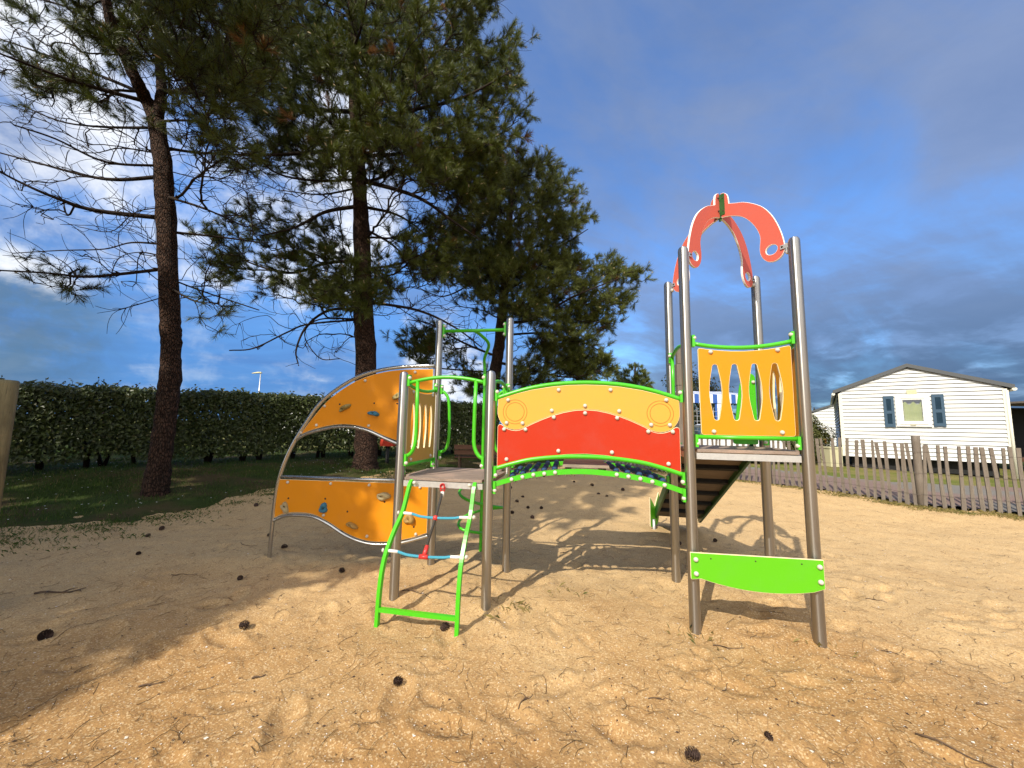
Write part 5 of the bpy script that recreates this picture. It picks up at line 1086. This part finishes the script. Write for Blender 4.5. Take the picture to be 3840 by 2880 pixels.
for a in ((75, 1283, .34, .05, 'forked dead branch on shaded sand at far left', 3, .009, .12), (1978, 1592, .26, -.95, 'straight dark stick near the bottom right corner', 0, .005, .03), (300, 1476, .12, .35, 'short straight stick on the shaded sand at lower left', 0, .005, .03), (545, 1460, .07, .3, 'stubby dark stick on the light and shade boundary', 0, .006, .05),
          (520, 1175, .34, -.8, 'thin twig left of the climbing wall foot', 0, .004, .25), (1210, 1195, .12, .5, 'short twig at the edge of the bridge shadow', 1, .004, .2), (370, 1243, .22, .5, 'long thin twig across the shaded sand near the sand edge', 0, .004, .12), (1870, 1300, .16, -.4, 'curved brown twig right of the tower', 1, .003, .3), (1540, 1390, .20, -.5, 'twig lying against the tower front left post', 1, .004, .15),
          (868, 1290, .30, .25, 'long twig lying behind the ladder foot bar', 2, .004, .25), (1560, 1490, .12, .8, 'hooked twig on open sand below the green kick board', 1, .003, .4), (1120, 1520, .14, 1.2, 'upright forked twig in open sand under the bridge', 2, .003, .3), (1905, 1415, .18, -.6, 'thin twig on open sand right of the tower', 0, .003, .3), (735, 1690, .15, .6, 'small forked twig near the bottom edge left of centre', 2, .003, .3),
          (1400, 1500, .14, .2, 'thin crooked twig on sand in front of the bridge', 1, .003, .4), (2110, 1530, .05, -.3, 'pale sliver of wood at the right edge of the sand', 0, .005, .02)): twig(*a)

# ------------------------------------------------------------------ paling fence
fr = np.random.default_rng(51); fseg = np.diff(FENCE, axis=0); fl_ = np.linalg.norm(fseg, axis=1); fc = np.concatenate([[0], np.cumsum(fl_)])
def fence_pt(s0):
    i = min(np.searchsorted(fc, s0, side='right') - 1, len(fl_) - 1); t = (s0 - fc[i]) / fl_[i]; d = fseg[i] / fl_[i]; p = FENCE[i] + fseg[i] * t; return np.array([p[0], p[1], float(terrain(p[0], p[1]))]), np.array([d[0], d[1], 0])
p0, _ = fence_pt(0.0)
FN = empty('paling_fence', p0, 'grey split chestnut paling fence wired to posts along the sand', 'fence')
pales = []; s0 = .05
while s0 < fc[-1] - .05: pales.append(s0); s0 += fr.uniform(.105, .150)
def add_pale(mb, s0):
    p, d = fence_pt(s0); n_ = np.array([d[1], -d[0], 0]); h = 1.17 + fr.normal(0, .016); w0, w1 = fr.uniform(.045, .072), fr.uniform(.040, .066); lean = fr.normal(0, .025); bow = fr.normal(0, .012); k = 6
    zs_ = np.linspace(-.12, h, k); pts = [p + UPZ * z + d * (lean * z + bow * math.sin(3 * z)) + n_ * (.010 + .004 * math.sin(4 * z + s0)) for z in zs_]; wv = np.linspace(w0, w1, k) * fr.uniform(.92, 1.08, k); th = fr.uniform(.016, .026); vs = []
    for q, w in zip(pts, wv): vs += [q - d * w / 2 - n_ * th / 2, q + d * w / 2 - n_ * th / 2, q + d * w / 2 * .9 + n_ * th / 2, q - d * w / 2 * .9 + n_ * th / 2]
    mb.add(vs, [(i * 4 + j, i * 4 + (j + 1) % 4, i * 4 + 4 + (j + 1) % 4, i * 4 + 4 + j) for i in range(k - 1) for j in range(4)] + [(3, 2, 1, 0), (k * 4 - 4, k * 4 - 3, k * 4 - 2, k * 4 - 1)])
near_s = sorted(pales, key=lambda q: (abs(fence_pt(q)[0][0] / max(fence_pt(q)[0][1], .1)) > 1.36, np.linalg.norm(fence_pt(q)[0])))
first = set(near_s[:100])
for q in near_s[:100]: mb = MB(); add_pale(mb, q); build(mb, 'pale', M['paling'], FN)
mb = MB()
for q in near_s[100:]: add_pale(mb, q)
o = build(mb, 'pales', M['paling'], FN); tag(o, kind='stuff')
for hz_ in (.22, .62, 1.02):
    mb = MB()
    for off in (-.004, .022):
        mb.tube([fence_pt(q)[0] + UPZ * (hz_ + .008 * math.sin(q * 9)) + np.array([fence_pt(q)[1][1], -fence_pt(q)[1][0], 0]) * off for q in np.linspace(0, fc[-1] - .01, 150)], .0022, 4, caps=False)
    build(mb, 'wire', M['wire'], FN)
qs = [s for s in np.arange(0, fc[-1], .02)]; mid = min(qs, key=lambda q: np.linalg.norm(fence_pt(q)[0][:2] - np.array([7.86, 7.47])))
for q in (mid - 4.4, mid - 2.2, mid, mid + 2.6, mid + 5.2, mid + 7.8, mid + 10.2):
    if q < 0 or q > fc[-1]: continue
    p, d = fence_pt(q); mb = MB(); n_ = np.array([d[1], -d[0], 0]); c = p + n_ * .075
    mb.lathe([(.068, -.3), (.066, .5), (.064, 1.20), (.064, 1.325), (.050, 1.335)], c, UPZ, 14); build(mb, 'post', M['paling'], FN)

# big timber post cropped by the left edge
mb = MB(); tp = at(-22, 826, 3.0); tx, ty = tp[0], 3.0
tx = at(28.5, 830, 3.0)[0] - .088; ztop = at(20, 821, 3.0)[2]
mb.lathe([(.088, -.4), (.087, ztop - .03), (.084, ztop - .006), (.076, ztop)], (tx, ty, 0), UPZ, 24); o = build(mb, 'timber_post', M['timber'], None, (tx, ty, 0)); tag(o, 'thick round timber post cut off by the left edge', 'post')
# brown notched post behind the tower
bp = at(1467, 840, 9.0); mb = MB(); bz = at(1467, 752, 9.0)[2]
mb.box((bp[0], 9.0, bz / 2 - .45), (.115, .115, bz - .9)); mb.box((bp[0] + .006, 9.0, bz - .64), (.145, .12, .50)); mb.box((bp[0] + .005, 9.0, bz - .19), (.10, .11, .38))
o = build(mb, 'wooden_post', M['paling'], None, (bp[0], 9.0, .1)); tag(o, 'square brown wooden post rising behind the tower', 'post')

# ------------------------------------------------------------------ mobile homes
def mobile_home(HL, e, L, dep, zb, ze, zr, ur, label, detail=True, group='white mobile homes'):
    HL = np.array(HL, float); e = np.array([*e, 0.0]); e /= np.linalg.norm(e); f = np.array([-e[1], e[0], 0]); base = np.array([HL[0], HL[1], 0.0]); gz0 = float(terrain(HL[0], HL[1]))
    root = empty('mobile_home', np.array([HL[0], HL[1], gz0]), label, 'mobile home', group)
    class Wl(Pl): pass
    wl_ = Pl(HL, HL + e[:2] * L); W3 = lambda u, z, off=0.0: base + e * u - f * off + UPZ * z
    mb = MB(); bh = .125 if detail else .19; lip = .045; z = zb; lim = lambda zz_: (0.0, L) if zz_ <= ze else ((zz_ - ze) / (zr - ze) * ur, L - (zz_ - ze) / (zr - ze) * (L - ur))
    while z < zr - .05:                              # lapped boards of the gable, one above the other
        z1 = min(z + bh, zr - .03); a0, a1 = lim(z); b0, b1 = lim(z1)
        mb.add([W3(a0, z, lip), W3(a1, z, lip), W3(b1, z1, .002), W3(b0, z1, .002), W3(a0, z, 0), W3(a1, z, 0)], ((0, 1, 2, 3), (4, 5, 1, 0))); z = z1
    z = zb
    while z < ze - .01:                              # long sides
        z1 = min(z + bh, ze)
        for u0, sg in ((0, -1), (L, 1)):
            q = lambda t, zz_, off: base + e * (u0 + sg * off) + f * t + UPZ * zz_
            mb.add([q(0, z, lip), q(dep, z, lip), q(dep, z1, .002), q(0, z1, .002), q(0, z, 0), q(dep, z, 0)], ((0, 1, 2, 3), (4, 5, 1, 0)))
        z = z1
    mb.add([base + f * dep + UPZ * zb, base + f * dep + e * L + UPZ * zb, base + f * dep + e * L + UPZ * ze, base + f * dep + e * ur + UPZ * zr, base + f * dep + UPZ * ze], ((0, 1, 2, 3, 4),))
    mb.add([W3(0, zb), W3(L, zb), base + e * L + f * dep + UPZ * zb, base + f * dep + UPZ * zb], ((0, 3, 2, 1),))
    build(mb, 'wall', M['cladding'], root)
    mb = MB()                                        # roof sheets with a deep fascia
    for s0, s1 in ((-.14, ur), (L + .14, ur)):
        zz0 = ze - abs(.14) * (zr - ze) / ur; t_ = .12
        A_ = [W3(s0, zz0, .10), W3(s1, zr, .10), base + e * s1 + f * (dep + .1) + UPZ * zr, base + e * s0 + f * (dep + .1) + UPZ * zz0]
        up_ = [p + UPZ * t_ for p in A_]; mb.add(A_ + up_, ((0, 1, 2, 3), (7, 6, 5, 4), (0, 4, 5, 1), (3, 2, 6, 7), (0, 3, 7, 4)))
    rf = build(mb, 'roof', M['roof'], root)
    mb = MB(); 
    for u0 in (-.13, L + .13): zz0 = ze - .05; mb.tube([base + e * u0 - f * .10 + UPZ * (zz0 - .02), base + e * u0 + f * dep + UPZ * (zz0 - .02)], .05, 8)
    build(mb, 'gutter', M['roof'] if not detail else M['trim'], rf)
    for u0 in (.045, L - .045):
        mb = MB(); mb.box(W3(u0, (zb + ze) / 2 - .02, .034), (.09, .030, ze - zb - .06), (e, -f, UPZ)); build(mb, 'corner_trim', M['trim'], root)
    mb = MB(); mb.box(base + e * L / 2 + f * (dep / 2) + UPZ * (gz0 + (zb - gz0) / 2 - .03), (L - .5, dep - .5, zb - gz0 + .02), (e, f, UPZ)); build(mb, 'underfloor_shade', M['dark'], root)  # near-black box stands in for the shade beneath the home
    if detail:
        def loc(px, py):                             # pixel of the photo view to a point of the gable
            r_ = ray(px, py); o_ = np.array([0, 0, CAM_H]); t_ = ((base - o_) @ f) / (r_ @ f); q = o_ + r_ * t_; return (q - base) @ e, q[2]
        (ua, zt), (ub, zbm) = loc(1931, 853), loc(2013, 922); um = (ua + ub) / 2; hw = (ub - ua) / 2; zm = (zt + zbm) / 2; hh_ = (zt - zbm) / 2
        fmb = MB()
        for hw_, hh2, t_, off in ((hw, hh_, .075, .058), (hw - .075, hh_ - .075, .05, .074), (hw - .125, hh_ - .125, .05, .060)):
            for uu, zz_, sx_, sz_ in ((um - hw_ + t_ / 2, zm, t_, 2 * hh2), (um + hw_ - t_ / 2, zm, t_, 2 * hh2), (um, zm + hh2 - t_ / 2, 2 * hw_ - 2 * t_, t_), (um, zm - hh2 + t_ / 2, 2 * hw_ - 2 * t_, t_)): fmb.box(W3(uu, zz_, off), (sx_, .05, sz_), (e, -f, UPZ))
        wn_ = build(fmb, 'window', M['pvc'], root); gw, gh = hw - .175, hh_ - .175
        g_ = MB(); g_.box(W3(um, zm, .066), (2 * gw, .006, 2 * gh), (e, -f, UPZ)); build(g_, 'pane', M['glass'], wn_)
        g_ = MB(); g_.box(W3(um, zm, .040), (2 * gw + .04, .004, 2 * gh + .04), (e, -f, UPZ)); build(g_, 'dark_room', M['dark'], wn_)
        cm_ = MB(); K = 48; vs = []
        for i in range(K + 1):
            t_ = i / K; u = um - gw * .93 + 2 * gw * .93 * t_; wv = math.cos(2 * math.pi * 2.15 * t_ - 1.3); o_ = .051 + .006 * wv
            vs += [W3(u, zm - gh + .0, o_), W3(u, zm + gh * (.66 + .15 * max(-.6, wv)), o_)]
        cm_.add(vs, [(2 * i, 2 * i + 2, 2 * i + 3, 2 * i + 1) for i in range(K)], 0, True); build(cm_, 'curtain', M['curtain'], wn_)
        s_ = MB(); s_.box(W3(um - .02, zbm + .055, .102), (.13, .012, .022), (e, -f, UPZ)); build(s_, 'drain_cap', M['plaque'], wn_)
        for pa, pb in (((1906, 856), (1935, 923)), ((2010, 852), (2044, 922))):
            (u0, z1), (u1, z0) = loc(*pa), loc(*pb); sh = MB(); uw = u1 - u0; uc = (u0 + u1) / 2
            for uu in (u0 + .035, u1 - .035): sh.box(W3(uu, (z0 + z1) / 2, .062), (.07, .03, z1 - z0), (e, -f, UPZ))
            for zz_ in (z0 + .06, (z0 + z1) / 2 - .02, z1 - .05): sh.box(W3(uc, zz_, .062), (uw - .14, .03, .10), (e, -f, UPZ))
            zz_ = z0 + .12
            while zz_ < z1 - .11:
                if abs(zz_ - (z0 + z1) / 2 + .02) > .06: sh.box(W3(uc, zz_, .060), (uw - .14, .010, .030), (e, np.array(-f) * .8 - UPZ * .6, UPZ * .8 - f * .6))
                zz_ += .034
            sh.box(W3(uc, (z0 + z1) / 2, .046), (uw - .1, .006, z1 - z0 - .05), (e, -f, UPZ)); build(sh, 'shutter', M['shutter'], root)
        (u0, z1), (u1, z0) = loc(1957, 843), loc(1980, 851); pm = MB(); pm.box(W3((u0 + u1) / 2, (z0 + z1) / 2, .048), (u1 - u0, .02, z1 - z0), (e, -f, UPZ)); build(pm, 'plaque', M['plaque'], root)
        dm = MB(); dm.tube([W3(L - .01, ze - .10, .05), W3(L - .01, gz0 - .05, .05)], .035, 10); build(dm, 'downpipe', M['trim'], root)
    return root
mobile_home((11.52, 13.5), (.775, -.632), 3.75, 8.0, .65, 2.86, 3.60, 1.75, 'white clapboard mobile home with blue shutters and a green curtain behind the fence')
mobile_home((18.9, 24.2), (.775, -.632), 3.9, 8.0, .6, 2.62, 3.35, 1.95, 'farther white mobile home half hidden behind the bush', False)
mobile_home((-17.0, 27.5), (1, .05), 8.5, 3.6, .5, 2.35, 2.75, 4.2, 'low white mobile home glimpsed through gaps in the hedge', False)
mobile_home((-6.6, 30.0), (1, -.1), 4.0, 8.0, .5, 2.5, 3.1, 2.0, 'white mobile home behind the right end of the hedge', False)

# ------------------------------------------------------------------ other background things
def leaf_ball(name, label, cat, c, rad, n, leaf, mats, lsz=(.05, .09), stems=True, flat=.35, seed=1, kind_mesh='foliage'):
    r = np.random.default_rng(seed); root = empty(name, (c[0], c[1], float(terrain(c[0], c[1]))), label, cat); org = ORIG[root]
    d = r.normal(0, 1, (n, 3)); d /= np.linalg.norm(d, axis=1)[:, None]; lump = 1 + .22 * np.sin(d[:, 0] * 5 + seed) * np.sin(d[:, 1] * 6) + .16 * np.sin(d[:, 2] * 9 + d[:, 0] * 7)
    rr_ = (1 - .45 * r.random(n) ** 2.2) * lump; P = np.array(c) + d * np.array(rad) * rr_[:, None]; P = P[P[:, 2] > org[2] + .03]; dd = (P - np.array(c)); dd /= np.linalg.norm(dd, axis=1)[:, None]
    put(kind_mesh, leaf_mesh(kind_mesh, P - org, dd + UPZ * .3, r.uniform(*lsz, len(P)), .33, r, mats), root)
    mb = MB()
    for k_ in range(5): a = k_ * 1.3; mb.tube([(c[0], c[1], org[2] - .1), (c[0] + .2 * rad[0] * math.cos(a), c[1] + .2 * rad[1] * math.sin(a), c[2] - .3 * rad[2]), (c[0] + .6 * rad[0] * math.cos(a), c[1] + .6 * rad[1] * math.sin(a), c[2] + .4 * rad[2])], [.05, .04, .015], 6, caps=False)
    build(mb, 'stem', M['twig'], root); return root
leaf_ball('bush', 'rounded yellow-green bush at the left corner of the near mobile home', 'bush', (11.45, 15.3, 1.12), (1.0, .9, 1.0), 15000, None, [M['bush_leaf']], seed=3)
leaf_ball('bush', 'low rust-tinged bush left of the rounded one behind the fence', 'bush', (10.4, 14.4, .75), (.80, .7, .66), 8000, None, [M['bush_leaf']], seed=4)
leaf_ball('broadleaf_tree', 'dark round tree behind the striped awning, seen through the tower slots', 'tree', (15.3, 32, 3.5), (2.6, 2.0, 2.6), 5200, None, [M['dark_leaf']], (.16, .30), seed=5)
leaf_ball('broadleaf_tree', 'dark tree at the left end of the farther mobile home', 'tree', (24.0, 31.0, 1.6), (1.6, 1.4, 1.5), 2400, None, [M['dark_leaf']], (.16, .30), seed=6)
leaf_ball('bare_shrub', 'thin reddish shrub poking above the hedge left of the first pine', 'shrub', (*at(240, 850, 15.0)[:2], 2.05), (.75, .6, .75), 500, None, [M['bush_leaf']], (.05, .09), seed=8)

# striped awning on posts, mesh panel, white car, storage box, lamp, terrace, bench, red cloth
aw = at(2690 * 2212 / 3840, 1500 * 2212 / 3840, 16.0); AW = empty('striped_awning', (aw[0], 16.6, float(terrain(aw[0], 16.6))), 'blue and white striped canvas awning on posts beyond the fence', 'awning'); zt = at(1550, 852, 16.0)[2]; zl = at(1550, 871, 16.0)[2]
mb = MB(); x0, x1 = aw[0] - 1.15, aw[0] + 1.6
mb.box(((x0 + x1) / 2, 16.0, (zt + zl) / 2), (x1 - x0, .02, zt - zl)); vs = [(x0, 16.0, zt), (x1, 16.0, zt), (x1, 18.4, zt + .35), (x0, 18.4, zt + .35)]; mb.add(vs + [(a, b_, c - .02) for a, b_, c in vs], ((0, 1, 2, 3), (7, 6, 5, 4))); mb.box(((x0 + x1) / 2, 18.4, zt + .2), (x1 - x0, .02, .3)); build(mb, 'canopy', M['stripe'], AW)
for xx, yy_ in ((aw[0] + .05, 16.05), (x1 - .05, 16.05), (x0 + .05, 18.3), (x1 - .05, 18.3)): mb = MB(); mb.box((xx, yy_, zl / 2 + .05), (.26 if xx < aw[0] + .1 and yy_ < 17 else .08, .05, zl)); build(mb, 'leg', M['stripe'], AW)
mp_ = at(1508, 930, 15.4); mb = MB(); xa, xb = mp_[0] - .35, mp_[0] + 1.3; za, zb2 = .4, at(1508, 880, 15.4)[2]
for q in np.arange(xa, xb + .01, .165): mb.box((q, 15.4, (za + zb2) / 2), (.014, .014, zb2 - za))
for q in np.arange(za, zb2 + .01, .20): mb.box(((xa + xb) / 2, 15.4, q), (xb - xa, .012, .012))
o = build(mb, 'mesh_panel', M['galv'], None, (mp_[0], 15.4, .2)); tag(o, 'pale wire mesh panel standing left of the striped awning post', 'mesh panel')
cx = at(1530, 940, 14.2)[0]; CR = empty('parked_car', (cx + .6, 14.6, .25), 'white car parked beyond the fence, mostly hidden by the tower', 'car')
def car_part(prof, w, name, m_, yc=14.6, parent=CR):
    mb = MB(); k = len(prof); vs = [(cx + .6 + a, yc - w / 2, .25 + z) for a, z in prof] + [(cx + .6 + a, yc + w / 2, .25 + z) for a, z in prof]
    mb.add(vs, [list(range(k)), list(range(2 * k - 1, k - 1, -1))] + [(i, k + i, k + (i + 1) % k, (i + 1) % k) for i in range(k)]); return build(mb, name, m_, parent)
body = car_part([(-1.9, .28), (1.9, .28), (1.95, .62), (1.75, .88), (.9, .95), (-1.0, .95), (-1.85, .86), (-1.98, .55)], 1.66, 'body', M['car_white'])
car_part([(-1.05, .952), (.95, .952), (.45, 1.36), (-.55, 1.38)], 1.46, 'windows', M['car_glass']); car_part([(-.58, 1.382), (.46, 1.362), (.30, 1.42), (-.42, 1.43)], 1.40, 'roof', M['car_white'])
for wx in (-1.2, 1.2):
    for wy in (-.80, .80):
        mb = MB(); mb.lathe([(.30, -.09), (.31, -.05), (.31, .05), (.30, .09)], (cx + .6 + wx, 14.6 + wy, .55), (0, 1, 0), 18); w_ = build(mb, 'wheel', M['rubber'], CR); mb = MB(); mb.lathe([(.18, 0), (.16, .02), (.03, .03)], (cx + .6 + wx, 14.6 + wy + math.copysign(.08, wy), .55), (0, math.copysign(1, wy), 0), 14); build(mb, 'rim', M['galv'], w_)
sb = at(1795, 975, 13.6); mb = MB(); mb.box((sb[0], 13.6, .25 + .33), (.42, .42, .62)); mb.box((sb[0], 13.6, .25 + .67), (.46, .46, .05)); o = build(mb, 'storage_box', M['plaque'], None, (sb[0], 13.6, .25)); tag(o, 'small beige storage box in front of the bush behind the palings', 'box')
lp = at(561, 830, 32.0); zt = at(561, 806, 32.0)[2]; LM = empty('street_lamp', (lp[0], 32.0, .3), 'slim street lamp with a cream head rising above the hedge', 'street lamp')
mb = MB(); mb.lathe([(.07, 0), (.05, 2.0), (.035, zt - .3)], (lp[0], 32.0, .3), UPZ, 10); build(mb, 'pole', M['galv'], LM)
mb = MB(); mb.tube([(lp[0] + .1, 32, zt), (lp[0], 32, zt + .05), (lp[0] - .3, 32, zt + .03), (lp[0] - .72, 32, zt - .02)], [.07, .11, .12, .05], 10, flat=(1, .55)); build(mb, 'lamp_head', M['lamp_yellow'], LM)
tx_, ty_ = 17.6, 13.1; TR_ = empty('wooden_terrace', (tx_, ty_, .2), 'shady wooden terrace with railing at the right edge, beside the mobile home', 'terrace')
mb = MB(); mb.box((tx_ + .9, ty_, .62), (2.6, 2.2, .10)); build(mb, 'floor', M['brown_wood'], TR_)
for q in (-.35, .9, 2.1): mb = MB(); mb.box((tx_ + q, ty_ - 1.0, 1.25), (.10, .10, 2.2)); build(mb, 'post', M['dark_wood'], TR_)
mb = MB(); mb.box((tx_ + .9, ty_ - 1.0, 2.42), (2.9, .14, .16)); mb.box((tx_ + .9, ty_, 2.56), (3.0, 2.4, .06)); build(mb, 'roof', M['paling'], TR_)
mb = MB()
for zz_ in (.75, .92, 1.09, 1.26, 1.43): mb.box((tx_ + .9, ty_ - 1.06, zz_), (2.6, .03, .07))
build(mb, 'railing', M['brown_wood'], TR_); mb = MB(); mb.box((tx_ + .9, ty_ + 1.0, 1.5), (2.6, .06, 1.9)); build(mb, 'back_wall', M['dark'], TR_)
bx_ = at(1035, 1000, 10.6); bz = float(terrain(bx_[0], 10.6)); BN = empty('park_bench', (bx_[0], 10.6, bz), 'brown wooden bench on the grass behind the low platform', 'bench')
for k_, zz_ in enumerate((.56, .70)): mb = MB(); mb.box((bx_[0], 10.55 - .03 * k_, bz + zz_), (1.35, .035, .125)); build(mb, 'backrest', M['brown_wood'], BN)
for k_ in range(3): mb = MB(); mb.box((bx_[0], 10.66 + .13 * k_, bz + .42), (1.35, .115, .035)); build(mb, 'seat', M['brown_wood'], BN)
for q in (-.55, .55): mb = MB(); mb.box((bx_[0] + q, 10.62, bz + .30), (.05, .05, .80)); mb.box((bx_[0] + q, 10.92, bz + .18), (.05, .05, .44)); mb.box((bx_[0] + q, 10.77, bz + .375), (.05, .36, .05)); build(mb, 'leg', M['dark_wood'], BN)
rc = at(838, 958, 11.4); rz_ = rc[2]; r = np.random.default_rng(5); mb = MB(); K = 9; vs = []
gz1 = float(terrain(rc[0], 11.4)); RT = empty('red_seat', (rc[0], 11.4, gz1), 'small bright red seat on a stem behind the second pine', 'play seat')
mb.box((rc[0], 11.4, rz_), (.36, .30, .14)); mb.box((rc[0] - .12, 11.4, rz_ + .09), (.10, .28, .08)); build(mb, 'seat', M['red_cloth'], RT)
mb = MB(); mb.tube([(rc[0], 11.4, gz1 - .05), (rc[0], 11.4, rz_ - .06)], .05, 10); build(mb, 'stem', M['rubber'], RT)
